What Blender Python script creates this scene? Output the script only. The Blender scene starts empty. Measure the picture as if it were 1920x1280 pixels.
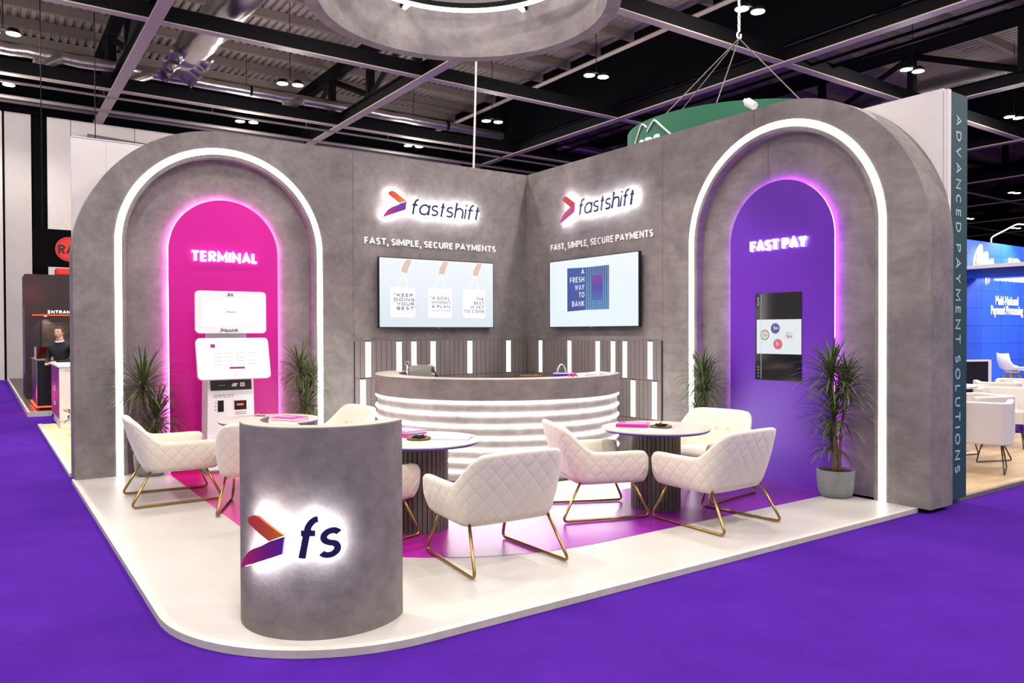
import bpy, bmesh, math, random
from mathutils import Vector, Matrix
from mathutils.geometry import tessellate_polygon

random.seed(7)
sc = bpy.context.scene
COL = sc.collection
PI = math.pi

# ------------------------------------------------------------------ camera
CAM = Vector((-6.9085, -9.5158, 1.5919))
YAW, PITCH, ROLL, FPX = math.radians(34.8246), math.radians(-0.6829), math.radians(-0.1896), 1433.18
fwd = Vector((math.sin(YAW) * math.cos(PITCH), math.cos(YAW) * math.cos(PITCH), math.sin(PITCH)))
rgt = Vector((math.cos(YAW), -math.sin(YAW), 0))
upv = rgt.cross(fwd)
r2 = rgt * math.cos(ROLL) + upv * math.sin(ROLL)
u2 = upv * math.cos(ROLL) - rgt * math.sin(ROLL)
cd = bpy.data.cameras.new('camera')
cd.sensor_width = 36.0
cd.lens = FPX / 1920 * 36
cd.clip_end = 300
camo = bpy.data.objects.new('camera', cd)
COL.objects.link(camo)
m = Matrix.Identity(4)
for i in range(3):
    m[i][0], m[i][1], m[i][2], m[i][3] = r2[i], u2[i], -fwd[i], CAM[i]
camo.matrix_world = m
sc.camera = camo

# ------------------------------------------------------------------ world, exposure
w = bpy.data.worlds.new('hall_air')
sc.world = w
w.use_nodes = True
w.node_tree.nodes['Background'].inputs[0].default_value = (1.0, 0.95, 0.9, 1)
w.node_tree.nodes['Background'].inputs[1].default_value = 0.32
sc.view_settings.view_transform = 'Standard'
sc.view_settings.look = 'None'
sc.view_settings.gamma = 1.0
sc.view_settings.use_curve_mapping = False
sc.view_settings.exposure = 0.0
sc.cycles.max_bounces = 7
sc.cycles.diffuse_bounces = 4
sc.cycles.glossy_bounces = 3
sc.cycles.sample_clamp_indirect = 4.0
sc.cycles.use_denoising = True

LAMP_W = 900.0      # each high-bay lamp of the hall
STAND_W = 120.0      # each unseen spot lamp added over the stand


def lamp(name, kind, loc, energy, target=None, color=(1, 1, 1), radius=0.15, angle=120, blend=0.6, parent=None):
    d = bpy.data.lights.new(name, kind)
    d.energy = energy
    d.color = color
    if kind in ('SPOT', 'POINT'):
        d.shadow_soft_size = radius
    if kind == 'SPOT':
        d.spot_size = math.radians(angle)
        d.spot_blend = blend
    o = bpy.data.objects.new(name, d)
    COL.objects.link(o)
    o.location = loc
    if target is not None:
        o.rotation_euler = (Vector(target) - Vector(loc)).to_track_quat('-Z', 'Y').to_euler()
    if parent:
        o.parent = parent
    return o


# ------------------------------------------------------------------ helpers
class MB:
    """collects geometry for one mesh object"""

    def __init__(self):
        self.v, self.f, self.mi, self.uv = [], [], [], {}

    def add(self, vs, fs, mi=0):
        b = len(self.v)
        self.v += [tuple(p) for p in vs]
        for f in fs:
            self.f.append([i + b for i in f])
            self.mi.append(mi)
        return b

    def box(self, lo, hi, mi=0, M=None):
        x0, y0, z0 = lo
        x1, y1, z1 = hi
        vs = [(x0, y0, z0), (x1, y0, z0), (x1, y1, z0), (x0, y1, z0), (x0, y0, z1), (x1, y0, z1), (x1, y1, z1), (x0, y1, z1)]
        if M is not None:
            vs = [tuple(M @ Vector(p)) for p in vs]
        self.add(vs, [(0, 3, 2, 1), (4, 5, 6, 7), (0, 1, 5, 4), (1, 2, 6, 5), (2, 3, 7, 6), (3, 0, 4, 7)], mi)
        return self

    def prism(self, poly, d0, d1, M=None, mi=0, holes=()):
        """poly in local xy, extruded along local z from d0 to d1"""
        loops = [list(poly)] + [list(h) for h in holes]
        tess = tessellate_polygon([[Vector((p[0], p[1], 0)) for p in l] for l in loops])
        flat = [p for l in loops for p in l]
        n = len(flat)
        # orientation
        area = sum(poly[i][0] * poly[(i + 1) % len(poly)][1] - poly[(i + 1) % len(poly)][0] * poly[i][1] for i in range(len(poly)))
        vs = [Vector((p[0], p[1], d1)) for p in flat] + [Vector((p[0], p[1], d0)) for p in flat]
        fs = []
        for t in tess:
            a, b, c = [flat[i] for i in t]
            s = (b[0] - a[0]) * (c[1] - a[1]) - (c[0] - a[0]) * (b[1] - a[1])
            t = tuple(t) if s > 0 else tuple(reversed(t))
            fs.append(t)
            fs.append(tuple(i + n for i in reversed(t)))
        off = 0
        for li, l in enumerate(loops):
            k = len(l)
            ar = sum(l[i][0] * l[(i + 1) % k][1] - l[(i + 1) % k][0] * l[i][1] for i in range(k))
            ccw = (ar > 0) == (li == 0)
            for i in range(k):
                a, b = off + i, off + (i + 1) % k
                q = (a, a + n, b + n, b)
                fs.append(q if ccw else tuple(reversed(q)))
            off += k
        if M is not None:
            vs = [M @ p for p in vs]
        self.add(vs, fs, mi)
        return self

    def tube(self, pts, r, n=8, closed=False, mi=0, cap=True):
        pts = [Vector(p) for p in pts]
        N = len(pts)
        rs = r if isinstance(r, (list, tuple)) else [r] * N
        rings = []
        prev = None
        for i in range(N):
            if closed:
                t = pts[(i + 1) % N] - pts[i - 1]
            else:
                t = pts[min(i + 1, N - 1)] - pts[max(i - 1, 0)]
            t.normalize()
            if prev is None:
                a = Vector((0, 0, 1)) if abs(t.z) < 0.9 else Vector((1, 0, 0))
                u = t.cross(a).normalized()
            else:
                u = (prev - t * prev.dot(t)).normalized()
            prev = u
            v = t.cross(u)
            rings.append([pts[i] + (u * math.cos(2 * PI * k / n) + v * math.sin(2 * PI * k / n)) * rs[i] for k in range(n)])
        vs = [p for rg in rings for p in rg]
        fs = []
        M_ = N if closed else N - 1
        for i in range(M_):
            for k in range(n):
                a = i * n + k
                b = i * n + (k + 1) % n
                c = ((i + 1) % N) * n + (k + 1) % n
                d = ((i + 1) % N) * n + k
                fs.append((a, b, c, d))
        if cap and not closed:
            fs.append(tuple(reversed(range(n))))
            fs.append(tuple((N - 1) * n + k for k in range(n)))
        self.add(vs, fs, mi)
        return self

    def lathe(self, prof, n=48, c=(0, 0, 0), mi=0, a0=0.0, a1=2 * PI, close_prof=False):
        """profile list of (r, z) revolved round the z axis through c"""
        full = abs(a1 - a0 - 2 * PI) < 1e-6
        m_ = n if full else n + 1
        vs = []
        for i in range(m_):
            a = a0 + (a1 - a0) * i / n
            for (r, z) in prof:
                vs.append((c[0] + r * math.cos(a), c[1] + r * math.sin(a), c[2] + z))
        k = len(prof)
        fs = []
        kk = k if close_prof else k - 1
        for i in range(n):
            for j in range(kk):
                a = i * k + j
                b = ((i + 1) % m_) * k + j
                c2 = ((i + 1) % m_) * k + (j + 1) % k
                d = i * k + (j + 1) % k
                fs.append((a, b, c2, d))
        if not full and close_prof:
            fs.append(tuple(reversed(range(k))))
            fs.append(tuple((m_ - 1) * k + j for j in range(k)))
        self.add(vs, fs, mi)
        return self

    def slice_x(self, step):
        """cuts faces at every step in x so that the mesh can be wrapped round a curve"""
        me = bpy.data.meshes.new('tmp')
        me.from_pydata(self.v, [], self.f)
        bm = bmesh.new()
        bm.from_mesh(me)
        x0, x1 = min(p[0] for p in self.v), max(p[0] for p in self.v)
        x = x0 + step
        while x < x1:
            bmesh.ops.bisect_plane(bm, geom=bm.verts[:] + bm.edges[:] + bm.faces[:], dist=1e-5, plane_co=(x, 0, 0), plane_no=(1, 0, 0))
            x += step
        bm.verts.index_update()
        self.v = [tuple(v.co) for v in bm.verts]
        self.f = [[v.index for v in f.verts] for f in bm.faces]
        self.mi = [0] * len(self.f)
        bm.free()
        bpy.data.meshes.remove(me)
        return self

    def build(self, name, mat, parent=None, smooth=False, bevel=0.0, autos=None):
        me = bpy.data.meshes.new(name)
        me.from_pydata(self.v, [], self.f)
        mats = mat if isinstance(mat, (list, tuple)) else [mat]
        for mm in mats:
            me.materials.append(mm)
        for p, i in zip(me.polygons, self.mi):
            p.material_index = i
        me.validate()
        if smooth:
            for p in me.polygons:
                p.use_smooth = True
            if autos:
                try:
                    me.set_sharp_from_angle(angle=math.radians(autos))
                except Exception:
                    pass
        o = bpy.data.objects.new(name, me)
        COL.objects.link(o)
        if parent is not None:
            o.parent = parent
        if bevel:
            bv = o.modifiers.new('bevel', 'BEVEL')
            bv.width = bevel
            bv.segments = 2
            bv.limit_method = 'ANGLE'
            bv.angle_limit = math.radians(40)
        return o


def tag(o, label, cat, group=None, kind=None):
    o['label'] = label
    o['category'] = cat
    if group:
        o['group'] = group
    if kind:
        o['kind'] = kind
    return o


def struct(o, label=None):
    o['kind'] = 'structure'
    if label:
        o['label'] = label
    return o


def thing(name, label, cat, loc=(0, 0, 0), rz=0.0, group=None):
    o = bpy.data.objects.new(name, None)
    COL.objects.link(o)
    o.location = loc
    o.rotation_euler = (0, 0, rz)
    o.empty_display_size = 0.1
    return tag(o, label, cat, group)


def copy_tree(o, parent=None):
    c = o.copy()
    COL.objects.link(c)
    if parent is not None:
        c.parent = parent
        c.matrix_parent_inverse = o.matrix_parent_inverse.copy()
    for ch in list(o.children):
        copy_tree(ch, c)
    return c


def plane_frame(P, r, u):
    """local x = r, local y = u, local z = outward normal"""
    r, u = Vector(r).normalized(), Vector(u).normalized()
    n = r.cross(u)
    M = Matrix.Identity(4)
    for i in range(3):
        M[i][0], M[i][1], M[i][2], M[i][3] = r[i], u[i], n[i], P[i]
    return M


def LW(x, z=0.0, o=0.0):
    """frame on the left wall (plane y=0, faces -y), o metres in front of it"""
    return plane_frame((x, -o, z), (1, 0, 0), (0, 0, 1))


def RW(y, z=0.0, o=0.0):
    """frame on the right wall (plane x=0, faces -x)"""
    return plane_frame((-o, y, z), (0, -1, 0), (0, 0, 1))


def text_mesh(s, width, height, depth, shear=0.0, bold=0.0, spacing=1.0, align='LEFT', line=1.0):
    """flat lettering in local xy, its box from the origin to (width, height), extruded to depth; returns verts, faces"""
    cu = bpy.data.curves.new('tmp_text', 'FONT')
    cu.body = s
    cu.size = 1.0
    cu.shear = shear
    cu.offset = bold
    cu.space_character = spacing
    cu.space_line = line
    cu.align_x = align
    cu.extrude = 0.5
    cu.resolution_u = 4
    o = bpy.data.objects.new('tmp_text', cu)
    COL.objects.link(o)
    dg = bpy.context.evaluated_depsgraph_get()
    me = bpy.data.meshes.new_from_object(o.evaluated_get(dg))
    vs = [v.co.copy() for v in me.vertices]
    fs = [tuple(p.vertices) for p in me.polygons]
    bpy.data.objects.remove(o)
    bpy.data.curves.remove(cu)
    bpy.data.meshes.remove(me)
    x0, x1 = min(v.x for v in vs), max(v.x for v in vs)
    y0, y1 = min(v.y for v in vs), max(v.y for v in vs)
    sx = width / (x1 - x0) if width else height / (y1 - y0)
    sy = height / (y1 - y0) if height else sx
    if not width:
        sx = sy
    vs = [Vector(((v.x - x0) * sx, (v.y - y0) * sy, (v.z + 0.5) * depth)) for v in vs]
    return vs, fs


def add_text(mb, s, M, width, height, depth, mi=0, **kw):
    vs, fs = text_mesh(s, width, height, depth, **kw)
    mb.add([M @ v for v in vs], fs, mi)
    return mb


# ------------------------------------------------------------------ drawn lettering: each glyph a set of strokes
def _el(cx, cy, rx, ry, a0, a1, n=14):
    return [(cx + rx * math.cos(math.radians(a0 + (a1 - a0) * i / n)), cy + ry * math.sin(math.radians(a0 + (a1 - a0) * i / n))) for i in range(n + 1)]


_S = _el(.5, .76, .46, .24, 35, 270, 14)[:-1] + _el(.5, .25, .48, .25, 90, -145, 14)
GLYPH = {
    'A': (.80, [[(0, -.02), (.5, 1.0), (1, -.02)], [(.2, .28), (.8, .28)]]),
    'B': (.62, [[(0, -.06), (0, 1.06)], [(-.08, 1)] + _el(.52, .76, .38, .24, 90, -90, 10) + [(.02, .52)], [(.02, .52)] + _el(.58, .26, .42, .26, 90, -90, 10) + [(-.08, 0)]]),
    'C': (.70, [_el(.52, .5, .52, .5, 48, 312, 22)]),
    'D': (.74, [[(0, -.06), (0, 1.06)], [(-.08, 1)] + _el(.42, .5, .58, .5, 90, -90, 18) + [(-.08, 0)]]),
    'E': (.54, [[(1, 1), (0, 1), (0, 0), (1, 0)], [(0, .51), (.9, .51)]]),
    'F': (.52, [[(1, 1), (0, 1), (0, -.06)], [(0, .49), (.9, .49)]]),
    'G': (.76, [_el(.5, .5, .5, .5, 48, 352, 22) + [(.56, .44)]]),
    'H': (.72, [[(0, -.06), (0, 1.06)], [(1, -.06), (1, 1.06)], [(0, .5), (1, .5)]]),
    'I': (.0, [[(.5, -.06), (.5, 1.06)]]),
    'J': (.42, [[(1, 1.06), (1, .3)] + _el(.5, .3, .5, .3, 0, -170, 12)]),
    'K': (.68, [[(0, -.06), (0, 1.06)], [(.95, 1.03), (.05, .42)], [(.3, .58), (1, -.03)]]),
    'L': (.50, [[(0, 1.06), (0, 0), (1, 0)]]),
    'M': (.90, [[(0, -.06), (0, 1), (.5, .22), (1, 1), (1, -.06)]]),
    'N': (.74, [[(0, -.06), (0, 1), (1, 0), (1, 1.06)]]),
    'O': (.84, [_el(.5, .5, .5, .5, 90, 450, 30)]),
    'P': (.60, [[(0, -.06), (0, 1.06)], [(-.08, 1)] + _el(.55, .74, .45, .26, 90, -90, 12) + [(0, .48)]]),
    'R': (.64, [[(0, -.06), (0, 1.06)], [(-.08, 1)] + _el(.55, .75, .42, .25, 90, -90, 12) + [(0, .50)], [(.42, .5), (.98, -.05)]]),
    'S': (.56, [_S]),
    'T': (.66, [[(.5, -.06), (.5, 1)], [(-.1, 1), (1.1, 1)]]),
    'U': (.70, [[(0, 1.06), (0, .36)] + _el(.5, .36, .5, .36, 180, 360, 16) + [(1, 1.06)]]),
    'V': (.78, [[(0, 1.03), (.5, 0), (1, 1.03)]]),
    'W': (1.12, [[(0, 1.03), (.26, 0), (.5, .9), (.74, 0), (1, 1.03)]]),
    'Y': (.72, [[(0, 1.03), (.5, .45), (1, 1.03)], [(.5, .45), (.5, -.06)]]),
    ',': (.0, [[(.6, .10), (-.1, -.40)]]),
    '"': (.22, [[(0, 1.06), (0, .78)], [(1, 1.06), (1, .78)]]),
    # lower case on the same unit: x-height 0.70
    'f': (.42, [[(.34, -.06), (.34, .70)] + _el(.90, .70, .56, .30, 180, 88, 10), [(-.05, .62), (.92, .62)]]),
    'a': (.66, [_el(.5, .33, .5, .34, 0, 360, 26), [(1, .70), (1, -.06)]]),
    's': (.48, [[(x, y * .67) for x, y in _S]]),
    't': (.32, [[(.42, .92), (.42, -.06)], [(-.05, .64), (.95, .64)]]),
    'h': (.58, [[(0, 1.06), (0, -.06)], [(0, .34)] + _el(.5, .34, .5, .33, 180, 0, 14) + [(1, -.06)]]),
    'i': (.0, [[(.5, .70), (.5, -.06)], [(.5, 1.0), (.5, .87)]]),
}


def ribbon(mb, pts, wd, M, d0, d1, mi=0):
    pts = [Vector(p) for p in pts]
    pts = [p for i, p in enumerate(pts) if i == 0 or (p - pts[i - 1]).length > 1e-4]
    closed = (pts[0] - pts[-1]).length < 1e-5
    if closed:
        pts = pts[:-1]
    n = len(pts)
    Ls, Rs = [], []
    for i in range(n):
        a = pts[i - 1] if (i > 0 or closed) else None
        b = pts[(i + 1) % n] if (i < n - 1 or closed) else None
        d1_ = (pts[i] - a).normalized() if a is not None else None
        d2_ = (b - pts[i]).normalized() if b is not None else None
        if d1_ is None:
            d1_ = d2_
        if d2_ is None:
            d2_ = d1_
        t = d1_ + d2_
        t = t.normalized() if t.length > 1e-4 else d1_
        nn = Vector((-t.y, t.x))
        k = nn.dot(Vector((-d1_.y, d1_.x)))
        k = 1 / max(k, 0.55)
        Ls.append(pts[i] + nn * wd / 2 * k)
        Rs.append(pts[i] - nn * wd / 2 * k)
    vs = []
    for p in Ls + Rs:
        vs.append(Vector((p.x, p.y, d1)))
    for p in Ls + Rs:
        vs.append(Vector((p.x, p.y, d0)))
    o = 2 * n
    fs = []
    for i in range(n if closed else n - 1):
        j = (i + 1) % n
        fs += [(n + i, n + j, j, i), (o + i, o + j, o + n + j, o + n + i), (i, j, o + j, o + i), (n + j, n + i, o + n + i, o + n + j)]
    if not closed:
        fs += [(n, 0, o, o + n), (n - 1, 2 * n - 1, o + 2 * n - 1, o + n - 1)]
    mb.add([M @ v for v in vs], fs, mi)


def letters(mb, s, M, width, height, depth, stroke=0.16, gap=0.16, space=0.34, shear=0.0, mi=0):
    """stroke lettering scaled to width x height; stroke and gap in units of the cap height"""
    x, items = 0.0, []
    for c in s:
        if c == ' ':
            x += space
            continue
        W_, st = GLYPH[c]
        W_ = W_ + stroke * 0.5 if W_ else stroke
        if c == ',':
            W_ = stroke * 1.2
        items.append((c, x, W_, st))
        x += W_ + gap
    tot = x - gap + shear * 1.0
    sx = width / tot
    for c, x0, W_, st in items:
        for k, pl in enumerate(st):
            q = []
            for px, py in pl:
                xx = x0 + stroke / 2 + px * (W_ - stroke)
                yy = stroke / 2 + py * (1 - stroke)
                q.append(((xx + shear * yy) * sx, yy * height))
            ribbon(mb, q, stroke * (sx + height) / 2, M, 0.0002 * k, depth + min(0.0005, depth * 0.3) * k, mi)
    return mb


def bend(mb, c, r, a0, z0, start=0):
    """wraps flat geometry (x along, y up, z outward) round a vertical cylinder"""
    for i in range(start, len(mb.v)):
        x, y, z = mb.v[i]
        a = a0 + x / r
        mb.v[i] = (c[0] + (r + z) * math.cos(a), c[1] + (r + z) * math.sin(a), z0 + y)


def arc(cx, cy, r, a0, a1, n):
    return [(cx + r * math.cos(a0 + (a1 - a0) * i / n), cy + r * math.sin(a0 + (a1 - a0) * i / n)) for i in range(n + 1)]


def rrect(x0, y0, x1, y1, r, n=6):
    return (arc(x1 - r, y0 + r, r, -PI / 2, 0, n) + arc(x1 - r, y1 - r, r, 0, PI / 2, n) +
            arc(x0 + r, y1 - r, r, PI / 2, PI, n) + arc(x0 + r, y0 + r, r, PI, 1.5 * PI, n))


def round_path(pts, r, n=5):
    """polyline with rounded inner corners"""
    pts = [Vector(p) for p in pts]
    out = [pts[0]]
    for i in range(1, len(pts) - 1):
        a, b, c = pts[i - 1], pts[i], pts[i + 1]
        d1, d2 = (a - b), (c - b)
        k = min(r, d1.length * 0.49, d2.length * 0.49)
        p, q = b + d1.normalized() * k, b + d2.normalized() * k
        for j in range(n + 1):
            t = j / n
            out.append(p.lerp(b, t).lerp(b.lerp(q, t), t))
    out.append(pts[-1])
    return out


# ------------------------------------------------------------------ materials
def lin(c):
    return tuple(((x / 255) / 12.92 if x / 255 <= 0.04045 else ((x / 255 + 0.055) / 1.055) ** 2.4) for x in c[:3])


def mat(name, col, rough=0.5, metal=0.0, spec=0.5, col2=None, nscale=3.0, detail=5.0, bump=0.0, bscale=60.0,
        emit=0.0, ecol=None, coat=0.0, sheen=0.0, stretch=None):
    mt = bpy.data.materials.new(name)
    mt.use_nodes = True
    nt = mt.node_tree
    b = nt.nodes['Principled BSDF']
    c = lin(col)
    b.inputs['Base Color'].default_value = (*c, 1)
    b.inputs['Roughness'].default_value = rough
    b.inputs['Metallic'].default_value = metal
    b.inputs['Specular IOR Level'].default_value = spec
    if coat:
        b.inputs['Coat Weight'].default_value = coat
        b.inputs['Coat Roughness'].default_value = 0.15
    if sheen:
        b.inputs['Sheen Weight'].default_value = sheen
    if emit:
        e = lin(ecol) if ecol else c
        b.inputs['Emission Color'].default_value = (*e, 1)
        b.inputs['Emission Strength'].default_value = emit
    if col2 or bump:
        tc = nt.nodes.new('ShaderNodeTexCoord')
        vec = tc.outputs['Object']
        if stretch:
            mp = nt.nodes.new('ShaderNodeMapping')
            mp.inputs['Scale'].default_value = stretch
            nt.links.new(vec, mp.inputs['Vector'])
            vec = mp.outputs['Vector']
    if col2:
        n = nt.nodes.new('ShaderNodeTexNoise')
        n.inputs['Scale'].default_value = nscale
        n.inputs['Detail'].default_value = detail
        n.inputs['Roughness'].default_value = 0.65
        nt.links.new(vec, n.inputs['Vector'])
        rp = nt.nodes.new('ShaderNodeValToRGB')
        rp.color_ramp.elements[0].position = 0.3
        rp.color_ramp.elements[1].position = 0.7
        rp.color_ramp.elements[0].color = (*c, 1)
        rp.color_ramp.elements[1].color = (*lin(col2), 1)
        nt.links.new(n.outputs['Fac'], rp.inputs['Fac'])
        nt.links.new(rp.outputs['Color'], b.inputs['Base Color'])
    if bump:
        n2 = nt.nodes.new('ShaderNodeTexNoise')
        n2.inputs['Scale'].default_value = bscale
        n2.inputs['Detail'].default_value = 4
        nt.links.new(vec, n2.inputs['Vector'])
        bp = nt.nodes.new('ShaderNodeBump')
        bp.inputs['Strength'].default_value = bump
        bp.inputs['Distance'].default_value = 0.01
        nt.links.new(n2.outputs['Fac'], bp.inputs['Height'])
        nt.links.new(bp.outputs['Normal'], b.inputs['Normal'])
    return mt


def glow(name, col, strength):
    mt = bpy.data.materials.new(name)
    mt.use_nodes = True
    nt = mt.node_tree
    nt.nodes.remove(nt.nodes['Principled BSDF'])
    e = nt.nodes.new('ShaderNodeEmission')
    e.inputs['Color'].default_value = (*lin(col), 1)
    e.inputs['Strength'].default_value = strength
    nt.links.new(e.outputs[0], nt.nodes['Material Output'].inputs[0])
    return mt


def gradient(name, stops, axis='X', coord='Generated', rough=0.4, emit=0.0, lo=0.0, hi=1.0, spec=0.5):
    """printed colour gradient along one axis of the object"""
    mt = bpy.data.materials.new(name)
    mt.use_nodes = True
    nt = mt.node_tree
    b = nt.nodes['Principled BSDF']
    b.inputs['Roughness'].default_value = rough
    b.inputs['Specular IOR Level'].default_value = spec
    tc = nt.nodes.new('ShaderNodeTexCoord')
    sp = nt.nodes.new('ShaderNodeSeparateXYZ')
    nt.links.new(tc.outputs[coord], sp.inputs[0])
    if axis == 'X-Y':
        sb = nt.nodes.new('ShaderNodeMath')
        sb.operation = 'SUBTRACT'
        nt.links.new(sp.outputs['X'], sb.inputs[0])
        nt.links.new(sp.outputs['Y'], sb.inputs[1])
        out = sb.outputs[0]
    else:
        out = sp.outputs[axis]
    mr = nt.nodes.new('ShaderNodeMapRange')
    mr.inputs['From Min'].default_value = lo
    mr.inputs['From Max'].default_value = hi
    nt.links.new(out, mr.inputs['Value'])
    rp = nt.nodes.new('ShaderNodeValToRGB')
    el = rp.color_ramp.elements
    while len(el) < len(stops):
        el.new(0.5)
    for e, (p, c) in zip(el, stops):
        e.position = p
        e.color = (*lin(c), 1)
    nt.links.new(mr.outputs[0], rp.inputs['Fac'])
    if not emit:
        nt.links.new(rp.outputs['Color'], b.inputs['Base Color'])
    else:
        b.inputs['Base Color'].default_value = (0.02, 0.02, 0.02, 1)
        nt.links.new(rp.outputs['Color'], b.inputs['Emission Color'])
        b.inputs['Emission Strength'].default_value = emit
    return mt


def concrete(name, a, bcol, rough=0.75):
    """trowelled micro-cement: clouds, fine grain and long trowel streaks"""
    mt = mat(name, a, rough=rough, spec=0.3)
    nt = mt.node_tree
    b = nt.nodes['Principled BSDF']
    tc = nt.nodes.new('ShaderNodeTexCoord')
    n1 = nt.nodes.new('ShaderNodeTexNoise')
    n1.inputs['Scale'].default_value = 3.4
    n1.inputs['Detail'].default_value = 8
    n1.inputs['Roughness'].default_value = 0.68
    n1.inputs['Distortion'].default_value = 0.3
    nt.links.new(tc.outputs['Object'], n1.inputs['Vector'])
    mp = nt.nodes.new('ShaderNodeMapping')
    mp.inputs['Rotation'].default_value = (0.3, 0.7, 0.4)
    mp.inputs['Scale'].default_value = (9, 2.5, 9)
    nt.links.new(tc.outputs['Object'], mp.inputs['Vector'])
    n2 = nt.nodes.new('ShaderNodeTexNoise')
    n2.inputs['Scale'].default_value = 1.6
    n2.inputs['Detail'].default_value = 6
    nt.links.new(mp.outputs[0], n2.inputs['Vector'])
    mx = nt.nodes.new('ShaderNodeMath')
    mx.operation = 'MULTIPLY_ADD'
    nt.links.new(n1.outputs['Fac'], mx.inputs[0])
    mx.inputs[1].default_value = 0.7
    m3 = nt.nodes.new('ShaderNodeMath')
    m3.operation = 'MULTIPLY'
    m3.inputs[1].default_value = 0.3
    nt.links.new(n2.outputs['Fac'], m3.inputs[0])
    nt.links.new(m3.outputs[0], mx.inputs[2])
    rp = nt.nodes.new('ShaderNodeValToRGB')
    rp.color_ramp.elements[0].position = 0.36
    rp.color_ramp.elements[1].position = 0.66
    rp.color_ramp.elements[0].color = (*lin(a), 1)
    rp.color_ramp.elements[1].color = (*lin(bcol), 1)
    nt.links.new(mx.outputs[0], rp.inputs['Fac'])
    nt.links.new(rp.outputs['Color'], b.inputs['Base Color'])
    n4 = nt.nodes.new('ShaderNodeTexNoise')
    n4.inputs['Scale'].default_value = 38
    n4.inputs['Detail'].default_value = 5
    nt.links.new(tc.outputs['Object'], n4.inputs['Vector'])
    bp = nt.nodes.new('ShaderNodeBump')
    bp.inputs['Strength'].default_value = 0.16
    bp.inputs['Distance'].default_value = 0.01
    nt.links.new(n4.outputs['Fac'], bp.inputs['Height'])
    nt.links.new(bp.outputs['Normal'], b.inputs['Normal'])
    return mt


def quilt(name, col):
    """velvet with a sewn diamond pattern, from the mesh's UV map in metres"""
    mt = mat(name, col, rough=0.85, spec=0.25, sheen=0.35)
    nt = mt.node_tree
    b = nt.nodes['Principled BSDF']
    uv = nt.nodes.new('ShaderNodeUVMap')
    uv.uv_map = 'UVMap'
    sp = nt.nodes.new('ShaderNodeSeparateXYZ')
    nt.links.new(uv.outputs[0], sp.inputs[0])
    outs = []
    for sgn in (1, -1):
        a = nt.nodes.new('ShaderNodeMath')
        a.operation = 'MULTIPLY_ADD'
        nt.links.new(sp.outputs['Y'], a.inputs[0])
        a.inputs[1].default_value = sgn * 0.85
        nt.links.new(sp.outputs['X'], a.inputs[2])
        s = nt.nodes.new('ShaderNodeMath')
        s.operation = 'MULTIPLY'
        s.inputs[1].default_value = PI / 0.118
        nt.links.new(a.outputs[0], s.inputs[0])
        c = nt.nodes.new('ShaderNodeMath')
        c.operation = 'SINE'
        nt.links.new(s.outputs[0], c.inputs[0])
        d = nt.nodes.new('ShaderNodeMath')
        d.operation = 'ABSOLUTE'
        nt.links.new(c.outputs[0], d.inputs[0])
        outs.append(d.outputs[0])
    mn = nt.nodes.new('ShaderNodeMath')
    mn.operation = 'MINIMUM'
    nt.links.new(outs[0], mn.inputs[0])
    nt.links.new(outs[1], mn.inputs[1])
    pw = nt.nodes.new('ShaderNodeMath')
    pw.operation = 'POWER'
    nt.links.new(mn.outputs[0], pw.inputs[0])
    pw.inputs[1].default_value = 0.2
    bp = nt.nodes.new('ShaderNodeBump')
    bp.inputs['Strength'].default_value = 0.55
    bp.inputs['Distance'].default_value = 0.010
    nt.links.new(pw.outputs[0], bp.inputs['Height'])
    nt.links.new(bp.outputs['Normal'], b.inputs['Normal'])
    return mt


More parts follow.
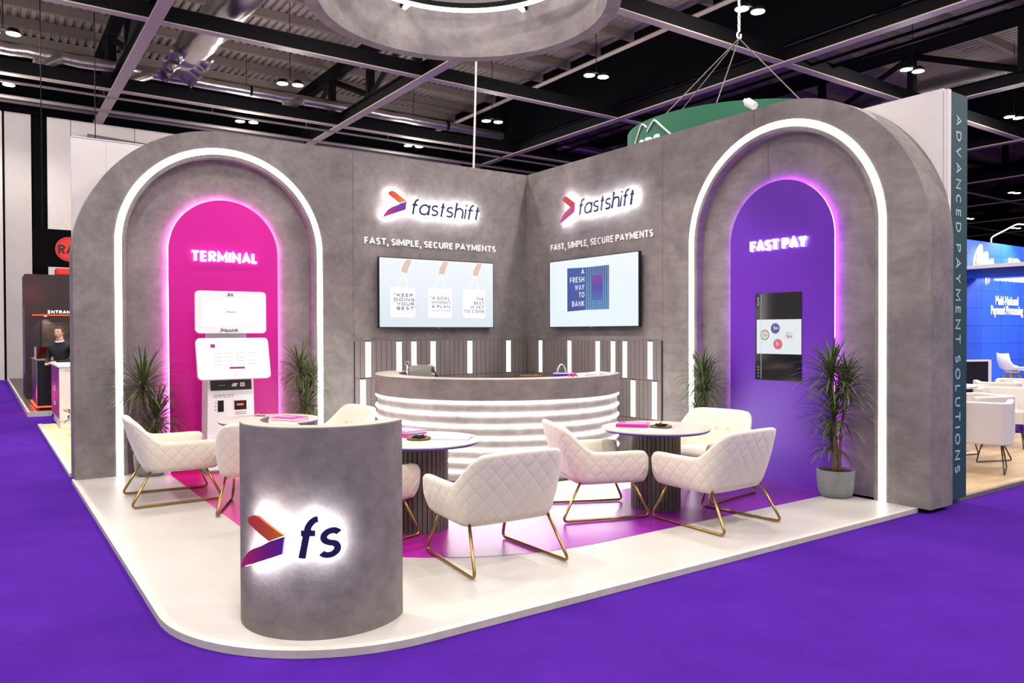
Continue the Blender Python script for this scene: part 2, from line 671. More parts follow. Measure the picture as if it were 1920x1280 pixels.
MT = dict(
    concrete=concrete('microcement_grey', (112, 105, 103), (142, 134, 130)),
    carpet=mat('purple_carpet', (80, 34, 151), rough=0.95, spec=0.02, col2=(92, 42, 167), nscale=1.3, bump=0.9, bscale=420),
    vinyl=mat('pale_grey_vinyl', (184, 178, 171), rough=0.42, spec=0.4, col2=(192, 186, 180), nscale=1.5),
    trim=mat('white_edge_trim', (210, 204, 192), rough=0.5, col2=(190, 184, 174), nscale=8),
    path=gradient('magenta_purple_vinyl', [(0.0, (205, 24, 110)), (0.36, (190, 22, 140)), (0.62, (150, 22, 150)), (1.0, (104, 26, 150))],
                  axis='X-Y', coord='Object', rough=0.3, lo=-5.2, hi=5.2),
    led=glow('white_led', (255, 253, 250), 7.0),
    led_slat=glow('white_slat_light', (255, 251, 244), 4.5),
    led_desk=glow('white_desk_light', (255, 254, 252), 18.0),
    led_pink=glow('pink_led', (255, 120, 235), 60.0),
    led_violet=glow('violet_led', (186, 60, 255), 50.0),
    led_red=glow('red_led', (255, 60, 30), 6.0),
    halo=glow('white_halo', (246, 249, 255), 75.0),
    halo_text=glow('white_text_halo', (255, 245, 255), 8.0),
    letter=glow('lit_letter', (255, 252, 255), 1.6),
    magenta=mat('magenta_panel', (205, 24, 146), rough=0.36, spec=0.45),
    violet=mat('violet_panel', (98, 30, 172), rough=0.36, spec=0.5),
    hallpanel=mat('hall_panel_white', (206, 198, 190), rough=0.7, col2=(198, 190, 182), nscale=0.6),
    leather=mat('white_leather', (214, 208, 202), rough=0.5),
    slat=mat('grey_slat', (112, 103, 100), rough=0.6, col2=(126, 116, 112), nscale=6, stretch=(1, 1, 0.2)),
    black=mat('black_plastic', (14, 14, 16), rough=0.35),
    gap=mat('dark_gap', (22, 20, 20), rough=0.8),
    blacksteel=mat('black_steel', (11, 11, 12), rough=0.7, spec=0.15),
    greysteel=mat('grey_steel', (120, 112, 108), rough=0.55, metal=0.2),
    navy=mat('navy_letter', (36, 28, 78), rough=0.4),
    white=mat('white_plastic', (240, 240, 240), rough=0.35),
    whitewall=mat('white_panel', (232, 226, 220), rough=0.7, col2=(226, 220, 214), nscale=2),
    velvet=mat('cream_velvet', (226, 216, 198), rough=0.85, spec=0.25, sheen=0.3, bump=0.15, bscale=160),
    quilt=quilt('quilted_velvet', (227, 218, 201)),
    brass=mat('brushed_brass', (168, 138, 84), rough=0.28, metal=1.0),
    tabletop=mat('stone_tabletop', (205, 194, 184), rough=0.4, col2=(190, 180, 172), nscale=7, stretch=(1, 5, 1)),
    bounce_edge=mat('purple_bounce_edge', (56, 40, 150), rough=0.4),  # lower bevel coloured indigo for the purple light it catches
    slatwood=mat('dark_slat_wood', (82, 74, 70), rough=0.6, col2=(96, 88, 82), nscale=6, stretch=(1, 1, 0.15)),
    rimtop_lit=concrete('top_lit_cement', (168, 156, 146), (186, 174, 164)),  # micro-cement colour lightened for the strong light on the rim tops
    screen=glow('screen_white', (232, 238, 242), 0.98),
    leaf=mat('dracaena_leaf', (42, 62, 32), rough=0.38, spec=0.5, col2=(98, 114, 56), nscale=9),
    stem=mat('dracaena_stem', (120, 96, 66), rough=0.8, col2=(84, 66, 48), nscale=22, bump=0.5, bscale=60),
    soil=mat('dark_soil', (30, 24, 20), rough=0.95, bump=0.8, bscale=70),
    pot=mat('grey_ribbed_pot', (112, 112, 114), rough=0.75, col2=(132, 132, 134), nscale=12),
    steel=mat('polished_steel', (225, 220, 214), rough=0.22, metal=0.75),
    foil=mat('foil_duct', (196, 188, 182), rough=0.32, metal=0.9, bump=0.9, bscale=9),
    deck=mat('roof_deck', (172, 162, 146), rough=0.5, metal=0.2, col2=(150, 140, 124), nscale=1.2),
    purlin=mat('roof_purlin', (124, 112, 98), rough=0.7),
    beamgrey=mat('beam_flange', (184, 170, 150), rough=0.6),
    drape=mat('black_drape', (10, 10, 12), rough=0.95, spec=0.05),
    paper=mat('white_paper', (244, 242, 240), rough=0.6),
    pinkbook=mat('magenta_cover', (206, 40, 158), rough=0.4),
    brown=mat('brown_card', (122, 92, 62), rough=0.7),
)

# ------------------------------------------------------------------ hall shell (structure)
K8 = 1.234      # hall measured on a plane 8 m up, then scaled about the eye to its true 9.5 m


def H8(x, y, z):
    return CAM + (Vector((x, y, z)) - CAM) * K8


mb = MB()
mb.box((-40, -30, -0.10), (75, 60, -0.04))
struct(mb.build('floor', MT['carpet']), 'purple exhibition carpet of the aisles')

# raised stand floor with a rounded corner
PX, PY, PR = -6.10, -5.97, 1.12


def platform_outline(ins):
    r = PR - ins
    return [(0.0, PY + ins), (0.0, 0.1), (PX + ins, 0.1)] + arc(PX + PR, PY + PR, r, PI, 1.5 * PI, 24)


mb = MB()
mb.prism(platform_outline(0.05), -0.039, 0.0)
flo = struct(mb.build('floor_platform', MT['vinyl']), 'pale grey raised stand floor with a rounded corner')
mb = MB()
o_, i_ = platform_outline(0.0)[2:], platform_outline(0.05)[2:]
o_ = o_ + [(0.0, PY)]
i_ = i_ + [(0.0, PY + 0.05)]
mb.prism(o_ + i_[::-1], -0.0395, 0.0015)
struct(mb.build('trim_1', MT['trim'], flo))

mb = MB()
pc = -3.07
outer = [(-5.165, 0.05)] + arc(pc, pc, 2.095, PI, 1.5 * PI, 40) + [(0.05, -5.165)]
inner = [(-3.825, 0.05)] + arc(pc, pc, 0.755, PI, 1.5 * PI, 24) + [(0.05, -3.825)]
mb.prism(outer + inner[::-1], 0.0002, 0.0022)
struct(mb.build('floor_path', MT['path'], flo), 'printed magenta to purple path curving between the two arches')

# stand walls
AC, RING_O, RING_I, REC, ZS = 4.472, 1.201, 1.131, 1.085, 2.600
WALL_H, WALL_R, WALL_E = 4.0, 1.607, 6.08


def wall_layer(notch):
    p = [(0, 0), (0, WALL_H), (AC, WALL_H)] + arc(AC, WALL_H - WALL_R, WALL_R, PI / 2, 0, 40)[1:] + [(WALL_E - 0.001, 0)]
    if notch:
        p += [(AC + REC, 0)] + arc(AC, ZS, REC, 0, PI, 48) + [(AC - REC, 0)]
    return p


def arch_band(ro, ri, zs, ac=AC):
    return ([(ac + ro, 0.004)] + arc(ac, zs, ro, 0, PI, 64) + [(ac - ro, 0.004)] +
            [(ac - ri, 0.004)] + arc(ac, zs, ri, PI, 0, 64) + [(ac + ri, 0.004)])


def flip(poly):
    return [(-x, z) for x, z in poly]


for side in ('left', 'right'):
    f = flip if side == 'left' else (lambda p: p)
    M = LW(0) if side == 'left' else RW(0)
    mb = MB()
    mb.prism(f(wall_layer(True)), -0.10, 0.0, M)
    lay = wall_layer(False)
    if side == 'left':
        lay = [(-0.40 if x == 0 else x, z) for x, z in lay]      # closes the corner behind the right wall
    mb.prism(f(lay), -0.40, -0.10, M)
    wl = struct(mb.build('wall_' + side, MT['concrete']), 'grey micro-cement stand wall with a recessed arch, ' + ('magenta' if side == 'left' else 'purple') + ' side')
    # board joints
    jn = MB()
    if side == 'left':
        jl = [(2.846, 1.49, 3.99, 0.0)]
    else:
        jl = [(2.84, 1.49, 3.99, 0.0), (4.19, 3.82, 3.99, 0.0), (4.30, 3.24, 3.66, -0.10)]
    for s, z0, z1, o in jl:
        ss = -s if side == 'left' else s
        jn.box((ss - 0.0018, z0, o - 0.002), (ss + 0.0018, z1, o + 0.0006), M=M)
    jn.build('joint', MT['gap'], wl)
    # light arch flush in the wall face
    la = MB()
    la.prism(f(arch_band(RING_O, RING_I, ZS)), 0.0006, 0.006, M)
    lt = la.build('light_arch', MT['led'])
    tag(lt, 'white light strip arch around the ' + ('magenta TERMINAL' if side == 'left' else 'purple FAST PAY') + ' panel', 'light strip')
    # arch panel standing off the recess, lit from behind
    pw, pzs = 0.636, 2.553
    root = thing('arch_panel', ('magenta arched panel reading TERMINAL' if side == 'left' else 'purple arched panel reading FAST PAY with an inset screen'), 'panel',
                 (-AC, 0.05, 0.003) if side == 'left' else (0.05, -AC, 0.003))
    Ml = plane_frame((0, 0, 0), (1, 0, 0), (0, 0, 1)) if side == 'left' else plane_frame((0, 0, 0), (0, -1, 0), (0, 0, 1))
    pn = MB()
    pn.prism([(pw, 0)] + arc(0, pzs, pw, 0, PI, 56) + [(-pw, 0)], -0.014, 0.0, Ml)
    pn.build('face_board', MT['magenta' if side == 'left' else 'violet'], root)
    st = MB()
    st.prism(arch_band(pw - 0.002, pw - 0.014, pzs, 0), -0.034, -0.020, Ml)
    st.build('backlight', MT['led_pink' if side == 'left' else 'led_violet'], root)
    fr = MB()
    fr.prism(arch_band(pw - 0.03, pw - 0.07, pzs, 0), -0.049, -0.0145, Ml)
    fr.build('standoff_frame', MT['black'], root)
    tx = MB()
    hl = MB()
    if side == 'left':
        word, x0, ww, z0, hh = 'TERMINAL', -4.861 + AC, 0.768, 2.442, 0.128
    else:
        word, x0, ww, z0, hh = 'FAST PAY', 4.139 - AC, 0.684, 2.454, 0.116
    letters(tx, word, Ml @ Matrix.Translation((x0, z0, 0.030)), ww, hh, 0.022, stroke=0.225, gap=0.15)
    letters(hl, word, Ml @ Matrix.Translation((x0, z0, 0.018)), ww, hh, 0.004, stroke=0.20, gap=0.17)
    tt = tx.build('lettering', MT['letter'], root)
    hl.build('letter_backlight', MT['halo_text'], tt)
    if side == 'right':
        # portrait screen let into the purple panel; the crossing slide shows four badges
        sx0, sx1, sz0, sz1 = 4.176 - AC, 4.750 - AC, 1.069, 2.001
        sr = MB()
        sr.prism([(sx0, sz0), (sx1, sz0), (sx1, sz1), (sx0, sz1)], 0.0005, 0.006, Ml)
        scn = sr.build('screen', mat('dark_glass', (22, 22, 24), rough=0.08, spec=0.8), root)
        b_ = MB()
        b_.prism([(sx0 + 0.022, 1.350), (sx1 - 0.001, 1.350), (sx1 - 0.001, 1.716), (sx0 + 0.022, 1.718)], 0.0062, 0.0072, Ml)
        b_.build('slide', MT['screen'], scn)
        cols = [(232, 224, 206), (82, 62, 160), (250, 250, 250), (236, 90, 120)]
        pos = [(0.125, 1.552), (0.258, 1.622), (0.422, 1.533), (0.29, 1.455)]
        for (bx, bz), c in zip(pos, cols):
            d = MB()
            d.prism(arc(sx0 + bx, bz, 0.056, 0, 2 * PI, 28)[:-1], 0.0074, 0.0082, Ml)
            bd = d.build('badge_picture', gradient('badge_%d_%d' % (c[0], c[2]), [(0, c), (1, tuple(int(q * 0.8 + 40) if q < 240 else 225 for q in c))], axis='Z', emit=0.8), scn)
            d2 = MB()
            cc = (255, 255, 255) if c[0] < 200 or c == cols[3] else ((190, 60, 90) if c == cols[2] else (120, 110, 90))
            if c is cols[0]:
                d2.prism(arc(sx0 + bx, bz, 0.056, 0, 2 * PI, 28)[:-1], 0.0083, 0.0085, Ml, holes=[arc(sx0 + bx, bz, 0.048, 0, 2 * PI, 28)[:-1]])
                d2.tube([Ml @ Vector((sx0 + bx - 0.03, bz + 0.005, 0.0088)), Ml @ Vector((sx0 + bx + 0.03, bz - 0.005, 0.0088))], 0.0025, 5)
            else:
                q = 0.022
                d2.prism([(sx0 + bx - q, bz + q), (sx0 + bx - q + 0.01, bz + q), (sx0 + bx + 0.008, bz), (sx0 + bx - q, bz - q), (sx0 + bx - 0.008, bz)], 0.0083, 0.0086, Ml)
                if c is not cols[3]:
                    add_text(d2, 'fs', Ml @ Matrix.Translation((sx0 + bx + 0.012, bz - 0.012, 0.0083)), 0.03, 0.028, 0.0004, shear=0.25)
            d2.build('badge_mark', glow('mark_%d_%d' % (c[0], c[1]), cc, 0.9), bd)
        ln = MB()
        ln.prism([(sx0 + 0.076, sz0 + 0.01), (sx0 + 0.081, sz0 + 0.01), (sx0 + 0.081, sz1 - 0.01), (sx0 + 0.076, sz1 - 0.01)], 0.0088, 0.0093, Ml)
        for k in range(4):
            ln.prism(arc(sx0 + 0.042, sz0 + 0.035 + 0.034 * k, 0.0065, 0, 2 * PI, 10)[:-1], 0.0062, 0.007, Ml)
        add_text(ln, 'fastshift', Ml @ Matrix.Translation((sx0 + 0.048, sz1 - 0.13, 0.0062)) @ Matrix.Rotation(PI / 2, 4, 'Z'), 0.09, 0.022, 0.0006)
        ln.build('screen_bar', glow('bar_white', (225, 228, 232), 0.8), scn)


# chevron mark: upper folded limb, lower tapering limb, in unit box
CH_UP = [(0.23, 0.90), (0.25, 0.95), (0.31, 0.985), (0.40, 1.0), (0.48, 0.98), (1.0, 0.68), (0.70, 0.565), (0.23, 0.855)]
CH_LO = [(0.70, 0.56), (1.0, 0.67), (0.95, 0.35), (0.0, 0.0), (0.05, 0.10), (0.12, 0.20), (0.23, 0.32), (0.35, 0.395), (0.55, 0.475)]
M_UP = gradient('mark_orange', [(0.0, (196, 56, 60)), (0.5, (206, 88, 40)), (1.0, (206, 140, 40))], axis='X', rough=0.4)
M_LO = gradient('mark_violet', [(0.0, (186, 40, 110)), (0.5, (120, 34, 130)), (1.0, (84, 36, 150))], axis='X', rough=0.4)
M_LOZ = gradient('mark_violet_flat', [(0.0, (186, 40, 110)), (1.0, (84, 36, 150))], axis='X', rough=0.4, emit=0.6)
M_UPZ = gradient('mark_orange_flat', [(0.0, (196, 56, 60)), (1.0, (206, 140, 40))], axis='X', rough=0.4, emit=0.6)


def scaled(poly, x, z, ww, h):
    return [(x + a * ww, z + b * h) for a, b in poly]


def dense(poly, step):
    out = []
    for i in range(len(poly)):
        a, b = Vector(poly[i]), Vector(poly[(i + 1) % len(poly)])
        n = max(1, int((b - a).length / step))
        for k in range(n):
            p = a.lerp(b, k / n)
            out.append((p.x, p.y))
    return out


def brand_sign(label, M, cx, cz, cw, ch, tx, tz, tw, th, word, shear, stroke, wrap=None, gap=0.045, so=0.06):
    I = Matrix.Identity(4)
    A = I if wrap else M
    root = tag(bpy.data.objects.new('brand_sign', None), label, 'sign')
    COL.objects.link(root)

    def fin(mb, nm, mt, par):
        if wrap:
            mb.slice_x(0.022)
            bend(mb, *wrap)
        return mb.build(nm, mt, par)
    up, lo = dense(scaled(CH_UP, cx, cz, cw, ch), 0.04), dense(scaled(CH_LO, cx, cz, cw, ch), 0.04)
    fin(MB().prism(up, so, so + 0.02, A), 'mark_upper', M_UP, root)
    fin(MB().prism(lo, so, so + 0.02, A), 'mark_lower', M_LO, root)
    t = MB()
    letters(t, word, A @ Matrix.Translation((tx, tz, so)), tw, th, 0.02, stroke=stroke, gap=gap, shear=shear)
    fin(t, 'lettering', MT['navy'], root)
    h = MB()
    h.prism(up, so - 0.016, so - 0.010, A)
    h.prism(lo, so - 0.016, so - 0.010, A)
    letters(h, word, A @ Matrix.Translation((tx, tz, so - 0.016)), tw, th, 0.006, stroke=stroke * 0.85, gap=gap + stroke * 0.15, shear=shear)
    fin(h, 'backlight', MT['halo'], root)
    return root


brand_sign('back-lit fastshift sign high on the left wall, above the tote bag screen', LW(0), -2.446, 3.147, 0.352, 0.368, -2.046, 3.222, 1.166, 0.222, 'fastshift', 0.2, 0.125)
brand_sign('back-lit fastshift sign high on the right wall, above the bank slide screen', RW(0), 0.900, 3.141, 0.342, 0.375, 1.300, 3.212, 1.150, 0.218, 'fastshift', 0.2, 0.125)

for M, x0, wd, lb in ((LW(0), -2.689, 2.101, 'white slogan letters on the left wall over the tote bag screen'),
                      (RW(0), 0.604, 2.083, 'white slogan letters on the right wall over the bank slide screen')):
    t = MB()
    letters(t, 'FAST, SIMPLE, SECURE PAYMENTS', M @ Matrix.Translation((x0, 2.783, 0.0005)), wd, 0.092, 0.012, stroke=0.205, gap=0.13, space=0.30)
    tag(t.build('slogan_lettering', mat('white_letter', (250, 248, 246), rough=0.5)), lb, 'lettering')


# ------------------------------------------------------------------ slat cladding of the corner
def cladding(side):
    f = (lambda s: -s) if side == 'left' else (lambda s: s)
    M = LW(0) if side == 'left' else RW(0)
    root = tag(bpy.data.objects.new('slat_cladding', None), 'grey vertical slat cladding with light slats on the ' + side + ' wall behind the reception desk', 'wall panel')
    COL.objects.link(root)
    tiers = [(0.004, 0.488), (0.494, 0.983), (0.989, 1.483)]
    n = 37
    s_lo = 0.034 if side == 'right' else 0.032
    pitch = (2.842 - s_lo) / n
    lights = {2: [0.405, 1.088, 1.649, 1.957, 2.200, 2.630], 1: [2.38, 2.752], 0: []}
    bk = MB()
    a, b = sorted((f(s_lo), f(2.842)))
    bk.box((a, 0.004, 0.0005), (b, 1.483, 0.012), M=M)
    bk.build('backing_board', MT['gap'], root)
    sl = MB()
    for ti, (z0, z1) in enumerate(tiers):
        for k in range(n):
            c = s_lo + (k + 0.5) * pitch
            near = min([abs(c - q) for q in lights[ti]] + [9])
            if near < pitch * 0.5:
                lb = MB()
                a, b = sorted((f(c - pitch * 0.47), f(c + pitch * 0.47)))
                lb.box((a, z0 + 0.01, 0.0125), (b, z1 - 0.014, 0.036), M=M)
                lb.build('light_slat', MT['led_slat'], root, bevel=0.003)
            else:
                a, b = sorted((f(c - pitch * 0.46), f(c + pitch * 0.46)))
                sl.box((a, z0, 0.0125), (b, z1, 0.032), M=M)
    sl.build('slat', MT['slat'], root)


cladding('left')
cladding('right')


# ------------------------------------------------------------------ televisions
def television(side):
    M = LW(-2.523, 1.655) if side == 'left' else RW(-0.680, 1.655)
    W_, H_, O = 1.841, 0.961, 0.092
    root = thing('television', ('wall television showing three white tote bags' if side == 'left' else 'wall television showing a blue slide about a fresh way to bank'), 'television')
    cs = MB()
    cs.prism(rrect(0, 0, W_, H_, 0.006, 3), O - 0.045, O, M)
    cs.build('case', MT['black'], root)
    br = MB()
    br.box((W_ / 2 - 0.2, H_ / 2 - 0.15, 0.0008), (W_ / 2 + 0.2, H_ / 2 + 0.15, O - 0.0455), M=M)
    br.build('wall_bracket', MT['blacksteel'], root)
    lg = MB()
    lg.box((W_ / 2 - 0.03, -0.004, O - 0.02), (W_ / 2 + 0.03, 0.006, O + 0.002), M=M)
    lg.build('logo_badge', MT['greysteel'], root)
    e = 0.011
    s = MB()
    s.prism([(e, e + 0.004), (W_ - e, e + 0.004), (W_ - e, H_ - e), (e, H_ - e)], O + 0.0003, O + 0.001, M)
    scr = s.build('screen', gradient('slide_' + side, [(0, (206, 216, 222)), (1, (226, 231, 235))] if side == 'left' else [(0, (214, 226, 236)), (1, (222, 230, 238))], axis='Z', emit=1.15, rough=0.3), root)
    w2, h2 = W_ - 2 * e, H_ - 2 * e

    def P(u, v):
        return (e + u * w2, e + v * h2)

    def txt(mb, s_, u, v, uw, vh, bold=0.0):
        letters(mb, s_, M @ Matrix.Translation((e + u * w2, e + v * h2, O + 0.0035)), uw * w2, vh * h2, 0.0004, stroke=0.17 + bold, gap=0.2)
    if side == 'left':
        white, skin, vio = glow('tote_white', (252, 253, 254), 1.15), glow('hand_tone', (238, 206, 190), 0.95), glow('tote_print', (120, 112, 168), 0.8)
        words = [[('"KEEP', .035, .155, .125), ('DOING', .03, .175, .07), ('YOUR', .055, .145, .015), ('BEST"', .055, .165, -.04)],
                 [('"A GOAL', .02, .17, .10), ('WITHOUT', .03, .165, .045), ('A PLAN', .03, .165, -.01), ('IS JUST A WISH"', .03, .17, -.052)],
                 [('THE', .125, .075, .10), ('BEST', .105, .095, .045), ('IS YET', .075, .125, -.01), ('TO COME', .01, .19, -.065)]]
        for bi, u0 in enumerate((0.085, 0.405, 0.715)):
            bw = 0.21
            g = MB()
            poly = [P(u0, 0.15), P(u0 + bw - 0.012, 0.14), P(u0 + bw, 0.17), P(u0 + bw - 0.004, 0.58), P(u0 + 0.002, 0.58)]
            g.prism(poly, O + 0.0014, O + 0.002, M)
            hx = u0 + 0.12
            for a in (0.055, 0.15):
                p, q = P(u0 + a, 0.578), P(hx, 0.82)
                d = 0.006
                g.prism([(p[0] - d, p[1]), (p[0] + d, p[1]), (q[0] + d, q[1]), (q[0] - d, q[1])], O + 0.0014, O + 0.002, M)
            bag = g.build('tote_picture', white, scr)
            hd = MB()
            hd.prism([P(hx - .025, .80), P(hx + .02, .79), P(hx + .032, .86), P(hx + .06, .985), P(hx + .015, .985), P(hx - .022, .87)], O + 0.0024, O + 0.003, M)
            hd.build('hand_picture', skin, scr)
            tm = MB()
            for s_, du, ww, dv in words[bi]:
                small = 'WISH' in s_
                txt(tm, s_, u0 + du * 0.98, 0.30 + dv * 1.15, ww, 0.022 if small else 0.045, bold=0.0)
            tm.build('printed_words', vio, scr)
            sh = MB()
    else:
        bl = gradient('slide_blue', [(0, (58, 64, 170)), (1, (30, 96, 180))], axis='Z', emit=0.75)
        g = MB()
        g.prism([P(.22, .23), P(.435, .245), P(.435, .865), P(.22, .88)], O + 0.0014, O + 0.002, M)
        g.build('blue_page', bl, scr)
        t = MB()
        for s_, u, ww, v in (('A', .39, .035, .77), ('FRESH', .255, .17, .655), ('WAY', .315, .11, .54), ('TO', .36, .065, .43), ('BANK', .28, .145, .30)):
            txt(t, s_, u, v, ww, 0.082, bold=0.012)
        t.build('page_lettering', glow('page_white', (240, 246, 252), 0.95), scr)
        g = MB()
        g.prism([P(.435, .245), P(.70, .245), P(.70, .865), P(.435, .865)], O + 0.0014, O + 0.002, M)
        g.build('pattern_page', gradient('slide_teal', [(0, (60, 130, 190)), (1, (40, 84, 160))], axis='Z', emit=0.75), scr)
        ch = MB()
        for i in range(11):
            for j in range(19):
                u, v = .44 + i * .0236, .253 + j * .0322
                if 3 <= i <= 7 and 4 <= j <= 14:
                    continue
                a = 1 if (i % 2 == 0) else -1
                q, hh = P(u + .0105, v + .015), 0.012
                x, z = q
                k = 0.008 * a
                ch.prism([(x - k, z + hh), (x - k * 0.2, z + hh), (x + k, z), (x - k * 0.2, z - hh), (x - k, z - hh), (x + k * 0.2, z)], O + 0.0024, O + 0.0028, M)
        ch.build('printed_pattern', glow('pattern_pale', (190, 224, 240), 0.85), scr)
        g = MB()
        g.prism([P(.513, .385), P(.635, .385), P(.635, .735), P(.513, .735)], O + 0.0024, O + 0.0028, M)
        g.build('card_picture', gradient('slide_card', [(0, (70, 110, 190)), (0.5, (70, 60, 180)), (1, (140, 50, 170))], axis='Z', emit=0.75), scr)


television('left')
television('right')


# ------------------------------------------------------------------ reception desk
DC = (-1.67, -1.67)
DA0, DA1 = math.radians(128), math.radians(322)
desk = thing('reception_desk', 'curved grey reception desk with glowing horizontal light lines', 'desk', (DC[0], DC[1], 0.0))
n = 96
levels = [0.858, 0.732, 0.607, 0.482, 0.362, 0.245, 0.128]
prof = [(1.49, 0.880), (1.49, 1.097), (1.487, 1.10), (1.213, 1.10), (1.21, 1.097), (1.21, 0.880)]
MB().lathe(prof, n, a0=DA0, a1=DA1, close_prof=True).build('top_rim', MT['concrete'], desk, smooth=True, autos=35)
MB().lathe([(1.212, 1.1003), (1.488, 1.1003), (1.486, 1.103), (1.214, 1.103)], n, a0=DA0, a1=DA1, close_prof=True).build('rim_top', MT['rimtop_lit'], desk)
pr_ = [(1.23, 0.001), (1.43, 0.001), (1.43, 0.03), (1.464, 0.03), (1.464, 0.8795), (1.23, 0.8795)]
MB().lathe(pr_, n, a0=DA0, a1=DA1, close_prof=True).build('front_body', MT['concrete'], desk, smooth=True, autos=25)
for z in levels:
    MB().lathe([(1.4645, z - 0.012), (1.480, z - 0.012), (1.486, z), (1.480, z + 0.012), (1.4645, z + 0.012)], n, a0=DA0 + 0.002, a1=DA1 - 0.002, close_prof=True).build('light_line', MT['led_desk'], desk)
MB().lathe([(0.78, 0.885), (1.229, 0.885), (1.229, 0.91), (0.78, 0.91)], n, a0=DA0 + 0.004, a1=DA1 - 0.004, close_prof=True).build('inner_worktop', MT['blacksteel'], desk)

# ------------------------------------------------------------------ round info counter at the rounded corner
CC = (-5.283, -5.283)
cnt = thing('info_counter', 'grey half-round info counter at the front corner with a back-lit fs sign', 'counter', (CC[0], CC[1], 0.0015))
MB().lathe([(0.352, 0.0), (0.463, 0.0), (0.463, 1.096), (0.459, 1.10), (0.356, 1.10), (0.352, 1.096)], 72, a0=math.radians(134), a1=math.radians(316), close_prof=True
           ).build('shell', MT['concrete'], cnt, smooth=True, autos=35)
MB().lathe([(0.354, 1.1003), (0.461, 1.1003), (0.459, 1.103), (0.356, 1.103)], 72, a0=math.radians(134), a1=math.radians(316), close_prof=True).build('rim_top', MT['rimtop_lit'], cnt)
MB().lathe([(0.0, 0.86), (0.351, 0.86), (0.351, 0.885), (0.0, 0.885)], 40, a0=math.radians(136), a1=math.radians(314), close_prof=True).build('inner_shelf', MT['whitewall'], cnt)
a_l = math.radians(196.3)
brand_sign('back-lit fs sign on the round front counter', None, 0.0, 0.368, 0.250, 0.288, 0.290, 0.445, 0.232, 0.218, 'fs', 0.2, 0.15,
           wrap=(CC, 0.463, a_l, 0.0), gap=0.02, so=0.06)

# ------------------------------------------------------------------ quilted sled armchairs
def catmull(P, n):
    out = []
    L = len(P)
    for i in range(L - 1):
        p0, p1, p2, p3 = P[max(i - 1, 0)], P[i], P[i + 1], P[min(i + 2, L - 1)]
        for k in range(n):
            t = k / n
            out.append(0.5 * ((2 * p1) + (p2 - p0) * t + (2 * p0 - 5 * p1 + 4 * p2 - p3) * t * t + (3 * p1 - p0 - 3 * p2 + p3) * t ** 3))
    out.append(P[-1])
    return out


